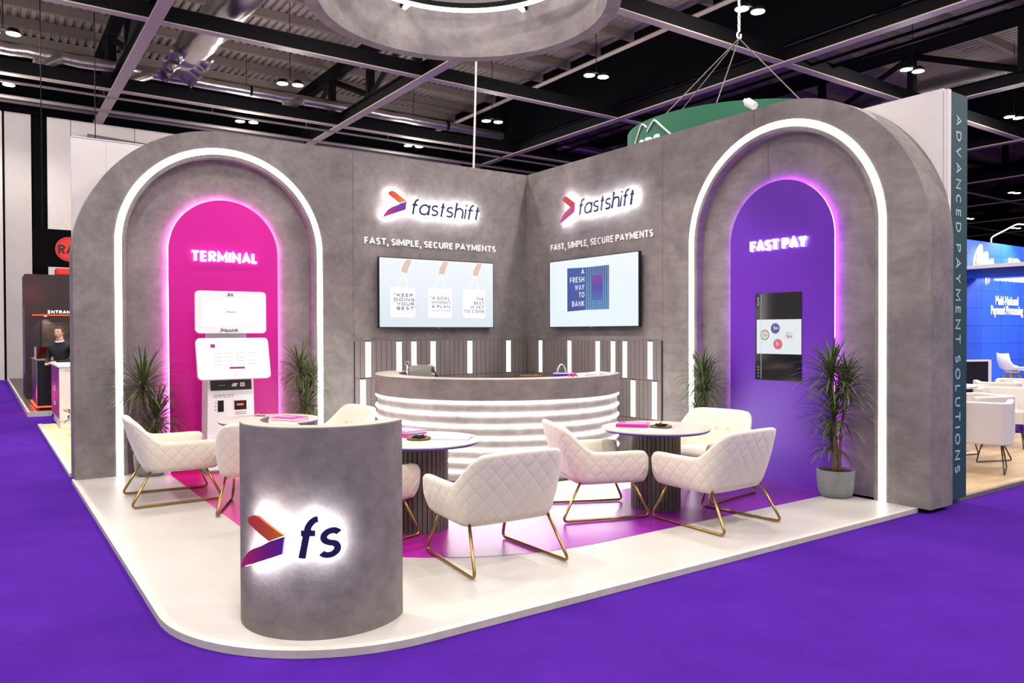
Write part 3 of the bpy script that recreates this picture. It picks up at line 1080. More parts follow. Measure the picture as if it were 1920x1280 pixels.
def make_chair():
    root = thing('lounge_armchair', '', 'armchair')
    half = [((.335, -.29), (.345, -.335, .43)), ((.332, -.298), (.352, -.345, .50)), ((.315, -.306), (.335, -.358, .552)), ((.26, -.315), (.275, -.368, .582)),
            ((.06, -.325), (.06, -.378, .582)), ((-.07, -.332), (-.07, -.382, .584)), ((-.13, -.335), (-.14, -.382, .60)),
            ((-.175, -.333), (-.225, -.372, .665)), ((-.21, -.315), (-.31, -.345, .745)), ((-.232, -.275), (-.372, -.30, .79)),
            ((-.243, -.21), (-.402, -.225, .804)), ((-.247, -.10), (-.412, -.11, .808)), ((-.247, 0.0), (-.412, 0.0, .808))]
    full = half + [((b[0], -b[1]), (t[0], -t[1], t[2])) for b, t in half[-2::-1]]
    full = [((b[0] + (0.012 if b[0] > 0 else -0.012), b[1] * 1.06), (t[0] + (0.025 if t[0] > 0 else -0.018), t[1] * 1.07, t[2])) for b, t in full]
    B = catmull([Vector((b[0], b[1], 0.305)) for b, t in full], 4)
    T = catmull([Vector(t) for b, t in full], 4)
    N = len(B)
    th = 0.068
    vs, uv = [], []
    fs, mi = [], []
    s_acc = 0.0
    no, na, ni = 9, 6, 6
    K = no + na + ni
    for i in range(N):
        mid = (B[i] + T[i]) / 2
        if i:
            s_acc += (mid - (B[i - 1] + T[i - 1]) / 2).length
        tb = (B[min(i + 1, N - 1)] - B[max(i - 1, 0)]) + (T[min(i + 1, N - 1)] - T[max(i - 1, 0)])
        tb.z = 0
        tb.normalize()
        inn = Vector((tb.y, -tb.x, 0))
        up = (T[i] - B[i])
        h = up.length
        up.normalize()
        tk = th
        if i < 4 or i > N - 5:
            tk = th * (0.8 + 0.2 * min(i, N - 1 - i) / 4)
        r = tk / 2
        for k in range(no):
            t = k / (no - 1)
            bulge = 0.014 * math.sin(PI * t) - (0.012 * (1 - t / 0.12) if t < 0.12 else 0)
            p = B[i] + up * (h - r) * t - inn * bulge
            vs.append(p)
            uv.append((s_acc, h * t))
        for k in range(1, na + 1):
            a = PI * k / na
            c = B[i] + up * (h - r) + inn * r
            vs.append(c - inn * r * math.cos(a) + up * r * math.sin(a))
            uv.append((s_acc, h + 0.01 * k))
        top_in = B[i] + up * (h - r) + inn * tk
        bot_in = Vector((B[i].x, B[i].y, 0.33)) + inn * tk
        for k in range(1, ni + 1):
            t = k / ni
            vs.append(top_in.lerp(bot_in, t) + inn * 0.008 * math.sin(PI * t))
            uv.append((s_acc, h + 0.1 + t))
    for i in range(N - 1):
        for k in range(K - 1):
            a, b = i * K + k, (i + 1) * K + k
            fs.append((a, b, b + 1, a + 1))
            mi.append(0 if k < no else 1)
        fs.append((i * K + K - 1, (i + 1) * K + K - 1, (i + 1) * K, i * K))
        mi.append(1)
    # rounded arm fronts
    for i, sgn in ((0, 1), (N - 1, -1)):
        ring = [i * K + k for k in range(K)]
        c = sum((vs[j] for j in ring), Vector()) / K + Vector((0.014, 0, 0))
        mids = []
        for j in ring:
            p = vs[j].lerp(c, 0.4) + Vector((0.010, 0, 0))
            mids.append(len(vs))
            vs.append(p)
            uv.append(uv[j])
        ci = len(vs)
        vs.append(c)
        uv.append((0, 0))
        for k in range(K):
            k2 = (k + 1) % K
            q = (ring[k], ring[k2], mids[k2], mids[k])
            t = (mids[k], mids[k2], ci)
            fs.append(q if sgn > 0 else tuple(reversed(q)))
            fs.append(t if sgn > 0 else tuple(reversed(t)))
            mi += [1, 1]
    me = bpy.data.meshes.new('shell')
    me.from_pydata([tuple(p) for p in vs], [], fs)
    me.materials.append(MT['quilt'])
    me.materials.append(MT['velvet'])
    for p, q in zip(me.polygons, mi):
        p.material_index = q
        p.use_smooth = True
    ul = me.uv_layers.new(name='UVMap')
    for lp in me.loops:
        ul.data[lp.index].uv = uv[lp.vertex_index]
    me.update()
    o = bpy.data.objects.new('shell', me)
    COL.objects.link(o)
    o.parent = root
    bm = bmesh.new()
    bm.from_mesh(me)
    bmesh.ops.recalc_face_normals(bm, faces=bm.faces)
    bm.to_mesh(me)
    bm.free()
    # seat tray and cushion
    mb = MB()
    tray = [(b[0] * 0.97, b[1] * 0.97) for b, t in full]
    mb.prism(tray, 0.305, 0.385)
    mb.build('seat_base', MT['velvet'], root)
    mb = MB()
    rows = []
    nx, ny = 14, 14
    x0, x1, yh, z0, z1 = -.215, .345, .268, .375, .462

    def cush(u, v, s):
        e = 4.0
        x, y = 2 * u - 1, 2 * v - 1
        d = (1 - abs(x) ** e) * (1 - abs(y) ** e)
        zc = (z0 + z1) / 2
        return Vector((x0 + (x1 - x0) * u, yh * y, zc + s * (z1 - z0) / 2 * (max(d, 0) ** 0.3) * (1.0 + 0.05 * math.cos(x * 1.5))))
    for s in (1, -1):
        for i in range(nx + 1):
            for j in range(ny + 1):
                u = 0.5 - 0.5 * math.cos(PI * i / nx)
                v = 0.5 - 0.5 * math.cos(PI * j / ny)
                mb.v.append(tuple(cush(u, v, s)))
    S = (nx + 1) * (ny + 1)
    for i in range(nx):
        for j in range(ny):
            a = i * (ny + 1) + j
            q = (a, a + ny + 1, a + ny + 2, a + 1)
            mb.f += [list(q), [x + S for x in reversed(q)]]
            mb.mi += [0, 0]
    mb.build('seat_cushion', MT['velvet'], root, smooth=True)
    for y in (-.13, 0, .13):
        b = MB()
        prof = [(0.0, 0.010), (0.007, 0.009), (0.012, 0.004), (0.013, -0.003)]
        b.lathe(prof, 14)
        Mx = Matrix.Translation((-.268, y, .635)) @ Matrix.Rotation(math.radians(67), 4, 'Y')
        b.v = [tuple(Mx @ Vector(p)) for p in b.v]
        b.build('button', MT['velvet'], root, smooth=True)
    for s in (-1, 1):
        b = MB()
        b.tube(round_path([(.255, .285 * s, .318), (.40, .326 * s, .0125), (-.40, .372 * s, .0125), (-.225, .315 * s, .318)], 0.055, 6), 0.0115, 10)
        b.build('leg_frame', MT['brass'], root, smooth=True)
    b = MB()
    b.tube([(.235, -.288, .31), (.235, .288, .31)], 0.0115, 8)
    b.tube([(-.205, -.312, .31), (-.205, .312, .31)], 0.0115, 8)
    b.build('cross_bar', MT['brass'], root, smooth=True)
    return root


CH = [(-5.393, -1.542, -2.4, 'cream quilted armchair nearest the left plant, facing the table by the payment kiosk'),
      (-4.765, -2.43, 69, 'cream quilted armchair half hidden behind the left edge of the round counter'),
      (-3.90, -1.81, 186, 'cream armchair showing its inner back above the round counter, beside the reception desk'),
      (-4.53, -3.93, 10, 'cream quilted armchair peeking out at the right edge of the round counter'),
      (-3.942, -5.006, 87.5, 'cream quilted armchair seen from behind, nearest the camera and right of the round counter'),
      (-2.44, -4.355, -22, 'cream quilted armchair in front of the reception desk, left of the right-hand table'),
      (-1.10, -4.42, 190, 'cream armchair with a buttoned inner back against the purple panel'),
      (-1.847, -5.213, 92.5, 'cream quilted armchair seen from behind in front of the purple panel')]
proto = make_chair()
for i, (x, y, a, lb) in enumerate(CH):
    c = proto if i == 0 else copy_tree(proto)
    c.location = (x, y, 0.0024)
    c.rotation_euler = (0, 0, math.radians(a))
    c['label'] = lb
    c['group'] = 'quilted lounge armchairs'


# ------------------------------------------------------------------ round tables
def make_table():
    root = thing('round_table', '', 'table')
    MB().lathe([(0.0, 0.711), (0.486, 0.711), (0.49, 0.714), (0.49, 0.720), (0.487, 0.723), (0.0, 0.723)], 72).build('tabletop', MT['tabletop'], root, smooth=True, autos=30)
    MB().lathe([(0.0, 0.692), (0.470, 0.692), (0.484, 0.7005), (0.4855, 0.7108), (0.0, 0.7108)], 72).build('edge_band', MT['bounce_edge'], root, smooth=True, autos=30)
    mb = MB()
    mb.lathe([(0.0, 0.0), (0.206, 0.0), (0.206, 0.6915), (0.0, 0.6915)], 48)
    n = 36
    for k in range(n):
        M = Matrix.Rotation(2 * PI * k / n, 4, 'Z')
        mb.box((0.2062, -0.0155, 0.0), (0.224, 0.0155, 0.6915), M=M)
    mb.build('pedestal', MT['slatwood'], root)
    return root


TB = [(-4.515, -1.76, 'round table beside the payment kiosk, seen over the round counter'),
      (-3.967, -3.977, 'round table in front of the reception desk, beside the round counter'),
      (-1.858, -4.545, 'round table nearest the purple panel, with a book and a sheet of paper')]
tp = make_table()
for i, (x, y, lb) in enumerate(TB):
    c = tp if i == 0 else copy_tree(tp)
    c.location = (x, y, 0.0024)
    c['label'] = lb
    c['group'] = 'round stone-topped tables'
TZ = 0.7256


def make_book(w, d, h, cover, name='book'):
    root = thing(name, '', 'book')
    mb = MB()
    mb.box((-w / 2, -d / 2, 0), (w / 2, d / 2, 0.004))
    mb.box((-w / 2, -d / 2, h - 0.004), (w / 2, d / 2, h))
    mb.box((-w / 2, -d / 2, 0.0041), (-w / 2 + 0.004, d / 2, h - 0.0041))
    mb.build('cover', cover, root)
    MB().box((-w / 2 + 0.0045, -d / 2 + 0.004, 0.0042), (w / 2 - 0.005, d / 2 - 0.004, h - 0.0042)).build('pages', MT['paper'], root)
    t = MB()
    t.box((-0.02, -d / 2 + 0.03, h + 0.0002), (0.012, d / 2 - 0.08, h + 0.001))
    t.build('title_stripe', MT['paper'], root)
    return root


def place(o, x, y, z, a, label, group=None):
    o.location = (x, y, z)
    o.rotation_euler = (0, 0, math.radians(a))
    o['label'] = label
    if group:
        o['group'] = group
    return o


bk = make_book(0.21, 0.29, 0.028, MT['pinkbook'])
place(bk, -1.985, -4.385, TZ, 40, 'magenta hardback book on the table nearest the purple panel', 'magenta hardback books')
place(copy_tree(bk), -4.375, -1.97, TZ, 210, 'magenta hardback book on the table beside the payment kiosk', 'magenta hardback books')
place(copy_tree(bk), -3.96, -3.72, TZ, 10, 'magenta hardback book under a pink one, on the table facing the reception desk', 'magenta hardback books')
pk2 = make_book(0.20, 0.27, 0.022, mat('lilac_cover', (214, 150, 206), rough=0.45))
place(pk2, -3.962, -3.72, TZ + 0.0295, 12, 'pale pink book stacked on a magenta one by the round counter')


def make_dish():
    root = thing('pen_dish', '', 'dish')
    MB().lathe([(0.0, 0.0), (0.085, 0.0), (0.098, 0.006), (0.10, 0.016), (0.096, 0.016), (0.088, 0.008), (0.0, 0.006)], 36).build('saucer', MT['brown'], root, smooth=True, autos=40)
    mb = MB()
    for k in range(5):
        a = k * 1.3
        mb.tube([(-0.05 * math.cos(a), -0.05 * math.sin(a), 0.012 + 0.004 * k), (0.06 * math.cos(a), 0.06 * math.sin(a), 0.013 + 0.004 * k)], 0.0065, 6)
    mb.build('contents', MT['gap'], root)
    MB().lathe([(0.0, 0.045), (0.010, 0.042), (0.014, 0.030), (0.012, 0.018), (0.0, 0.016)], 14, c=(0.01, 0.015, 0.012)).build('sweet', mat('amber_wrap', (226, 170, 110), rough=0.4), root, smooth=True)
    return root


ds = make_dish()
place(ds, -1.845, -4.60, TZ, 0, 'small brown dish of sweets on the table nearest the purple panel', 'small round dishes')
place(copy_tree(ds), -4.60, -1.71, TZ, 40, 'small brown dish of sweets on the table beside the payment kiosk', 'small round dishes')
d3 = copy_tree(ds)
place(d3, -3.99, -3.99, TZ, 80, 'small brown dish with blue packets on the table in front of the reception desk', 'small round dishes')
for ch in d3.children:
    if ch.name.startswith('sweet'):
        ch.data = ch.data.copy()
        ch.data.materials[0] = mat('blue_wrap', (90, 150, 200), rough=0.4)
mb = MB()
mb.box((-0.105, -0.148, 0), (0.105, 0.148, 0.0015))
pp = tag(mb.build('paper_sheet', MT['paper']), 'white printed sheet on the table nearest the purple panel', 'paper')
place(pp, -2.02, -4.735, TZ, 20, pp['label'])
lines = MB()
for k in range(7):
    lines.box((-0.08, 0.10 - k * 0.03, 0.0016), (0.08 - 0.02 * (k % 3), 0.106 - k * 0.03, 0.0018))
lines.build('printed_lines', mat('grey_ink', (180, 176, 180), rough=0.7), pp)
mg = make_book(0.22, 0.30, 0.012, mat('lilac_brochure', (222, 210, 238), rough=0.4), 'brochure')
mg['category'] = 'brochure'
place(mg, -3.735, -4.10, TZ, 45, 'thick lilac brochure on the table in front of the reception desk')

# ------------------------------------------------------------------ things on the reception desk
cm = thing('coffee_machine', 'polished steel coffee machine behind the reception desk rim', 'coffee machine', (-2.34, -0.95, 0.9105), math.radians(-38))
mb = MB()
mb.prism(rrect(-0.14, 0.0, 0.14, 0.275, 0.03), -0.11, 0.11, plane_frame((0, 0, 0), (1, 0, 0), (0, 0, 1)))
mb.build('body', MT['steel'], cm, smooth=True, autos=40)
MB().tube([(-0.165, -0.09, 0.0), (-0.165, -0.09, 0.27)], 0.012, 10).build('steam_tube', MT['steel'], cm, smooth=True)
MB().tube([(-0.165 + 0.026 * math.cos(a), -0.09, 0.296 + 0.026 * math.sin(a)) for a in [2 * PI * k / 16 for k in range(16)]], 0.007, 8, closed=True).build('ring_knob', MT['steel'], cm, smooth=True)
MB().box((-0.152, -0.08, 0.0), (-0.1405, 0.08, 0.26)).build('side_plate', MT['greysteel'], cm, bevel=0.004)
MB().tube([(0.141, -0.04, 0.24), (0.17, -0.07, 0.20), (0.21, -0.12, 0.13)], [0.02, 0.014, 0.010], 10).build('handle', MT['black'], cm, smooth=True)
MB().box((0.1405, -0.08, 0.18), (0.165, 0.06, 0.26)).build('group_head', MT['brass'], cm, bevel=0.006)

gb = thing('gift_bag', 'purple paper gift bag with white rope handles behind the reception desk rim', 'bag', (-0.90, -1.97, 0.9105), math.radians(-34))
mb = MB()
bw, bd, bh = 0.105, 0.05, 0.175
for a, b in (((-bw, -bd), (bw, -bd + 0.002)), ((-bw, bd - 0.002), (bw, bd)), ((-bw, -bd), (-bw + 0.002, bd)), ((bw - 0.002, -bd), (bw, bd))):
    mb.box((a[0], a[1], 0), (b[0], b[1], bh))
mb.box((-bw, -bd, 0), (bw, bd, 0.002))
mb.build('bag_body', mat('violet_paper', (88, 26, 168), rough=0.45), gb)
mb = MB()
for a, b in (((-bw - 0.001, -bd - 0.001), (bw + 0.001, -bd)), ((-bw - 0.001, bd), (bw + 0.001, bd + 0.001))):
    mb.box((a[0], a[1], bh - 0.016), (b[0], b[1], bh))
mb.build('white_rim', MT['paper'], gb)
for y in (-bd, bd):
    MB().tube([(-0.055 + 0.11 * k / 14, y, bh - 0.012 + 0.115 * math.sin(PI * k / 14) ** 0.6) for k in range(15)], 0.0045, 8).build('rope_handle', MT['paper'], gb, smooth=True)

st = thing('leaflet_stack', '', 'leaflets')
for k in range(3):
    MB().box((-0.10, -0.07, 0.011 * k), (0.10, 0.07, 0.011 * k + 0.0105), M=Matrix.Rotation(0.05 * (k - 1), 4, 'Z')).build('leaflet_bundle', MT['paper'], st)
A_ = math.radians(283.5)
place(st, DC[0] + 1.35 * math.cos(A_), DC[1] + 1.35 * math.sin(A_), 1.1032, 10, 'stack of white leaflets on the desk rim beside the pink ribbon', 'leaflet stacks on the desk rim')
A_ = math.radians(294)
place(copy_tree(st), DC[0] + 1.35 * math.cos(A_), DC[1] + 1.35 * math.sin(A_), 1.1032, 24, 'middle stack of white leaflets on the desk rim', 'leaflet stacks on the desk rim')
A_ = math.radians(304.5)
s3 = copy_tree(st)
place(s3, DC[0] + 1.36 * math.cos(A_), DC[1] + 1.36 * math.sin(A_), 1.1032, 36, 'lowest stack of white leaflets, at the right end of the desk rim', 'leaflet stacks on the desk rim')
for ch in list(s3.children)[1:]:
    bpy.data.objects.remove(ch)
A_ = math.radians(275.5)
rb = MB()
for k in range(6):
    a = k * PI / 3
    rb.tube([(0.0, 0, 0.012), (0.03 * math.cos(a), 0.03 * math.sin(a), 0.04), (0.055 * math.cos(a), 0.055 * math.sin(a), 0.012)], [0.006, 0.011, 0.006], 6)
rb = rb.build('ribbon_bow', MT['pinkbook'], smooth=True)
tag(rb, 'crumpled pink ribbon lying at the end of the leaflets on the desk', 'ribbon')
rb.location = (DC[0] + 1.31 * math.cos(A_), DC[1] + 1.31 * math.sin(A_), 1.0952)
A_ = math.radians(262)
bx = MB().box((-0.14, -0.03, 0.0), (0.14, 0.03, 0.152)).build('card_box', MT['brown'], bevel=0.004)
tag(bx, 'brown cardboard box showing its top edge behind the reception desk rim', 'box')
bx.location = (-1.30, -1.86, 0.9105)
bx.rotation_euler = (0, 0, math.radians(-34))


# ------------------------------------------------------------------ potted dracaenas
def leaf_blade(mb, base, az, el, L, w, droop):
    d = Vector((math.cos(az) * math.cos(el), math.sin(az) * math.cos(el), math.sin(el)))
    side = Vector((-math.sin(az), math.cos(az), 0))
    n = 7
    pts = []
    p = Vector(base)
    for k in range(n + 1):
        t = k / n
        wd = w * (0.45 + 1.1 * t) if t < 0.3 else w * 0.78 * (1 - ((t - 0.3) / 0.7) ** 2.2) + 0.0004
        pts.append((p.copy(), wd))
        d = (d + Vector((0, 0, -droop / n * (0.4 + 1.5 * t)))).normalized()
        p = p + d * (L / n)
    b = len(mb.v)
    for p, wd in pts:
        up = Vector((0, 0, 0.35 * wd))
        mb.v += [tuple(p + side * wd + up), tuple(p), tuple(p - side * wd + up)]
    for k in range(n):
        a = b + 3 * k
        mb.f += [[a, a + 1, a + 4, a + 3], [a + 1, a + 2, a + 5, a + 4]]
        mb.mi += [0, 0]


def dracaena(x, y, label, heads, seed, pot_h=0.25, squash=None):
    rn = random.Random(seed)
    root = thing('potted_dracaena', label, 'potted plant', (x, y, 0.0012), 0, 'potted dracaenas')
    mb = MB()
    N = 72
    prof = [(0.0, 0.0), (0.128, 0.0), (0.150, 0.02), (0.163, 0.06), (0.172, 0.14), (0.176, pot_h - 0.01), (0.174, pot_h), (0.160, pot_h), (0.158, pot_h - 0.03), (0.0, pot_h - 0.03)]
    mb.lathe(prof, N)
    k = len(prof)
    for i in range(N):
        if i % 2:
            for j in range(2, 6):
                vx = mb.v[i * k + j]
                mb.v[i * k + j] = (vx[0] * 0.975, vx[1] * 0.975, vx[2])
    mb.build('pot', MT['pot'], root, smooth=True, autos=50)
    MB().lathe([(0.0, pot_h - 0.018), (0.157, pot_h - 0.022)], 32).build('soil', MT['soil'], root)
    for (hx, hy, hz, nl, L) in heads:
        s = MB()
        bx_, by_ = hx * 0.35, hy * 0.35
        pts = [(bx_, by_, pot_h - 0.03), (bx_ * 1.2 + 0.012, by_ * 1.2, pot_h + (hz - pot_h) * 0.4), (hx * 0.9, hy * 0.9 + 0.01, pot_h + (hz - pot_h) * 0.75), (hx, hy, hz)]
        pts = catmull([Vector(p) for p in pts], 5)
        s.tube(pts, [0.017 - 0.005 * q / len(pts) + 0.0012 * (q % 2) for q in range(len(pts))], 8)
        s.build('stem', MT['stem'], root, smooth=True)
        f = MB()
        nl = int(nl * 1.7)
        for q in range(nl):
            t = q / nl
            az = q * 2.39996 + rn.uniform(-.2, .2)
            el = math.radians(80 - 95 * t + rn.uniform(-8, 8))
            ll = L * (0.72 + 0.28 * math.sin(PI * (0.25 + 0.7 * t))) * rn.uniform(0.85, 1.12)
            leaf_blade(f, (hx + 0.012 * math.cos(az), hy + 0.008 * math.sin(az), hz - 0.11 * t + 0.03), az, el, ll, 0.0125, rn.uniform(0.75, 1.35))
        if squash:      # leaves spread along the wall instead of growing into it
            ax, ay, lim = squash
            for q, (vx, vy, vz) in enumerate(f.v):
                dd = vx * ax + vy * ay
                if dd > 0:
                    k = dd - lim * (1 - math.exp(-dd / lim))
                    f.v[q] = (vx - ax * k, vy - ay * k, vz)
        f.build('leaf_head', MT['leaf'], root)
    return root


dracaena(-5.345, -0.13, 'potted dracaena at the left foot of the magenta arch, behind an armchair',
         [(-0.08, -0.04, 1.00, 70, 0.50), (0.06, -0.02, 0.64, 50, 0.44), (0.02, -0.12, 0.46, 36, 0.36)], 3, squash=(0, 1, 0.115))
dracaena(-3.60, -0.13, 'potted dracaena between the payment kiosk and the reception desk',
         [(-0.02, 0.02, 1.12, 58, 0.42), (0.10, -0.05, 0.98, 40, 0.38), (0.04, -0.06, 0.70, 44, 0.36), (0.12, 0.06, 0.48, 30, 0.30)], 5, squash=(0, 1, 0.115))
dracaena(-0.13, -3.60, 'potted dracaena at the reception desk side of the purple arch, behind an armchair',
         [(0.02, 0.04, 1.06, 58, 0.42), (-0.05, -0.07, 0.93, 40, 0.40), (-0.02, 0.04, 0.60, 46, 0.38)], 8, squash=(1, 0, 0.115))
dracaena(-0.135, -5.25, 'potted dracaena in a ribbed grey pot right of the purple panel',
         [(-0.03, 0.03, 1.16, 64, 0.44), (0.03, -0.09, 1.06, 46, 0.40), (-0.01, 0.0, 0.80, 56, 0.42), (0.04, 0.06, 0.52, 34, 0.34)], 12, pot_h=0.26, squash=(1, 0, 0.12))

# ------------------------------------------------------------------ payment kiosk
kx, ky = -4.535, -0.42
ks = thing('payment_kiosk', 'white payment kiosk with two screens in front of the magenta panel', 'kiosk', (kx, ky, 0.0024))
Mk = plane_frame((0, 0, 0), (1, 0, 0), (0, 0, 1))
mb = MB()
mb.prism([(-0.275, 0.02), (0.275, 0.02), (0.255, 1.06), (-0.255, 1.06)], -0.28, 0.0, Mk)
cab = mb.build('cabinet', MT['white'], ks, bevel=0.008)
MB().box((-0.30, -0.04, 0.0), (0.30, 0.32, 0.02)).build('base_plate', MT['greysteel'], ks)
MB().box((-0.24, 0.10, 1.061), (0.20, 0.16, 1.75)).build('mast', MT['white'], ks)
mb = MB()
mb.prism([(-0.225, 0.935), (0.232, 0.935), (0.226, 1.052), (-0.231, 1.052)], 0.0005, 0.006, Mk)
pn_ = mb.build('reader_panel', mat('dark_panel', (40, 42, 48), rough=0.3), ks)
MB().box((-0.15, -0.0095, 0.972), (-0.055, -0.0065, 1.012)).build('card_slot', MT['black'], pn_)
MB().box((-0.14, -0.0105, 0.988), (-0.065, -0.0097, 0.996)).build('slot_light', glow('green_slot', (120, 150, 60), 0.8), pn_)
mb = MB()
mb.prism([(0.0, 0.975), (0.055, 0.975), (0.075, 1.015), (0.02, 1.015)], 0.0065, 0.0075, Mk)
mb.build('contactless_mark', MT['paper'], pn_)
MB().box((0.10, -0.0078, 0.972), (0.152, -0.0065, 1.02)).build('code_label', MT['paper'], pn_)
MB().box((0.118, -0.0088, 0.99), (0.13, -0.0079, 1.003)).build('code_dot', MT['black'], pn_)
MB().box((-0.15, -0.006, 0.69), (-0.085, -0.0005, 0.82)).build('receipt_slot', MT['black'], ks)
for k, c in enumerate(((196, 186, 180), (226, 190, 150), (226, 190, 150))):
    MB().prism(arc(-0.175, 0.715 + 0.04 * k, 0.011, 0, 2 * PI, 16)[:-1], 0.0005, 0.003, Mk).build('status_dot', mat('dot_%d' % k, c), ks)
nc = MB().box((0.035, -0.008, 0.705), (0.17, -0.0005, 0.81)).build('note_slot', MT['black'], ks)
MB().box((0.06, -0.0095, 0.755), (0.135, -0.0082, 0.775)).build('slot_light', glow('red_slot', (255, 70, 30), 4.0), nc)
t = MB()
for k in range(2):
    for j in range(24):
        if (j * 7 + k * 3) % 5:
            t.box((-0.205 + j * 0.0096, -0.0016, 0.875 - k * 0.02), (-0.2, -0.0005, 0.884 - k * 0.02)) if False else t.box((-0.205 + j * 0.0096, -0.0016, 0.875 - k * 0.02), (-0.198 + j * 0.0096, -0.0005, 0.883 - k * 0.02))
    for j in range(12):
        t.box((0.045 + j * 0.0105, -0.0016, 0.672 - k * 0.02), (0.0525 + j * 0.0105, -0.0005, 0.679 - k * 0.02))
t.build('printed_lines', mat('kiosk_ink', (90, 84, 90)), ks)


def kiosk_screen(name, M, W_, H_, bez, mats):
    mb = MB()
    mb.prism(rrect(-W_ / 2, 0, W_ / 2, H_, 0.045, 8), -0.05, 0.0, M)
    hd = mb.build(name, MT['white'], ks, bevel=0.006)
    l, b, r, tt = bez
    s = MB()
    s.prism([(-W_ / 2 + l, b), (W_ / 2 - r, b), (W_ / 2 - r, H_ - tt), (-W_ / 2 + l, H_ - tt)], 0.0006, 0.0022, M)
    s.build('screen', glow(name + '_glow', (250, 250, 252), 1.15), hd)
    return hd


def mini_logo(par, M, x, z, h, word, nm, dark=(50, 44, 96)):
    mb = MB()
    mb.prism(scaled(CH_UP, x, z - h * 0.1, h * 1.1, h * 1.2), 0.0024, 0.0034, M)
    mb.build(nm + '_mark_upper', M_UPZ if nm == 'centre' else M_UP, par)
    mb = MB()
    mb.prism(scaled(CH_LO, x, z - h * 0.1, h * 1.1, h * 1.2), 0.0024, 0.0034, M)
    mb.build(nm + '_mark_lower', M_LOZ if nm == 'centre' else M_LO, par)
    t = MB()
    add_text(t, word, M @ Matrix.Translation((x + h * 1.25, z, 0.0024)), None, h * 0.9, 0.001, shear=0.22, bold=0.01)
    t.build(nm + '_word', mat(nm + '_ink', dark), par)


Mu = plane_frame((0, -0.05, 1.59), (1, 0, 0), (0, 0, 1))
up_ = kiosk_screen('upper_display', Mu, 0.785, 0.482, (0.07, 0.068, 0.07, 0.078), None)
mini_logo(up_, Mu, -0.055, 0.425, 0.036, 'fs', 'top')
mini_logo(up_, Mu, -0.06, 0.235, 0.02, 'fastshift', 'centre')
mini_logo(up_, Mu, -0.135, 0.016, 0.040, 'fastshift', 'lower')
Ml_ = plane_frame((0, -0.20, 1.075), (1, 0, 0), (0, 0.26, 0.965))
lo_ = kiosk_screen('touch_display', Ml_, 0.80, 0.478, (0.075, 0.075, 0.075, 0.07), None)
sc_ = [c for c in lo_.children][0]
g = MB()
g.prism([(-0.25, 0.365), (-0.20, 0.365), (-0.20, 0.405), (-0.25, 0.405)], 0.0024, 0.003, Ml_)
g.prism([(-0.06, 0.115), (0.11, 0.115), (0.11, 0.138), (-0.06, 0.138)], 0.0024, 0.003, Ml_)
g.build('pink_buttons'.rstrip('s'), glow('ui_pink', (196, 60, 170), 0.9), sc_)
g = MB()
for i in range(4):
    for j in range(4):
        g.prism(arc(-0.21 + i * 0.125, 0.30 - j * 0.043, 0.011, 0, 2 * PI, 12)[:-1], 0.0024, 0.003, Ml_, holes=[arc(-0.21 + i * 0.125, 0.30 - j * 0.043, 0.0085, 0, 2 * PI, 12)[:-1]])
        g.box((-0.192 + i * 0.125, 0.295 - j * 0.043, 0.0024), (-0.14 + i * 0.125, 0.299 - j * 0.043, 0.003), M=Ml_)
g.build('menu_icon', glow('ui_grey', (170, 176, 190), 0.9), sc_)
MB().prism(arc(0, 0.035, 0.009, 0, 2 * PI, 14)[:-1], 0.0006, 0.002, Ml_).build('home_button', MT['tabletop'], lo_)
MB().box((-0.20, 0.0, 1.0605), (0.20, 0.20, 1.0755)).build('display_mount', MT['greysteel'], ks)
MB().box((-0.12, -0.04, 1.30), (0.12, 0.099, 1.36)).build('display_arm', MT['greysteel'], ks)
MB().box((-0.12, 0.0005, 1.72), (0.12, 0.099, 1.74)).build('display_arm', MT['greysteel'], ks)

# ------------------------------------------------------------------ hanging ring over the stand
RC = (-3.0, -3.09)
hr = thing('hanging_ring', 'grey suspended ring with an inner light ring, above the stand', 'hanging ring', (RC[0], RC[1], 4.78))
MB().lathe([(1.39, 0.0), (1.53, 0.0), (1.53, 0.75), (1.39, 0.75)], 96, close_prof=True).build('ring_body', MT['concrete'], hr, smooth=True, autos=35)
MB().lathe([(1.18, 0.44), (1.215, 0.44), (1.215, 0.475), (1.18, 0.475)], 96, close_prof=True).build('light_ring', MT['led'], hr)
MB().lathe([(1.17, 0.4755), (1.225, 0.4755), (1.225, 0.53), (1.17, 0.53)], 96, close_prof=True).build('light_ring_housing', MT['blacksteel'], hr)
for k in range(6):
    a = math.radians(28.5 + 60 * k)
    M = Matrix.Rotation(a, 4, 'Z')
    MB().box((1.216, -0.018, 0.44), (1.345, 0.018, 0.474), M=M).build('spoke_light', MT['led'], hr)
    MB().box((1.226, -0.03, 0.476), (1.389, 0.03, 0.53), M=M).build('spoke_bracket', MT['blacksteel'], hr)
for k in range(4):
    a = math.radians(45 + 90 * k)
    MB().tube([(1.46 * math.cos(a), 1.46 * math.sin(a), 0.75), (1.46 * math.cos(a), 1.46 * math.sin(a), 5.2)], 0.006, 6).build('suspension_wire', MT['greysteel'], hr)
cb = MB().tube([(-0.53, 0.55, 12.25), (-0.55, 0.55, 6.4), (-0.575, 0.552, 5.4), (-0.62, 0.55, 4.1), (-0.63, 0.55, 2.5)], 0.016, 8).build('hanging_cable', MT['whitewall'], smooth=True)
tag(cb, 'thin white cable hanging straight down behind the stand corner', 'cable')

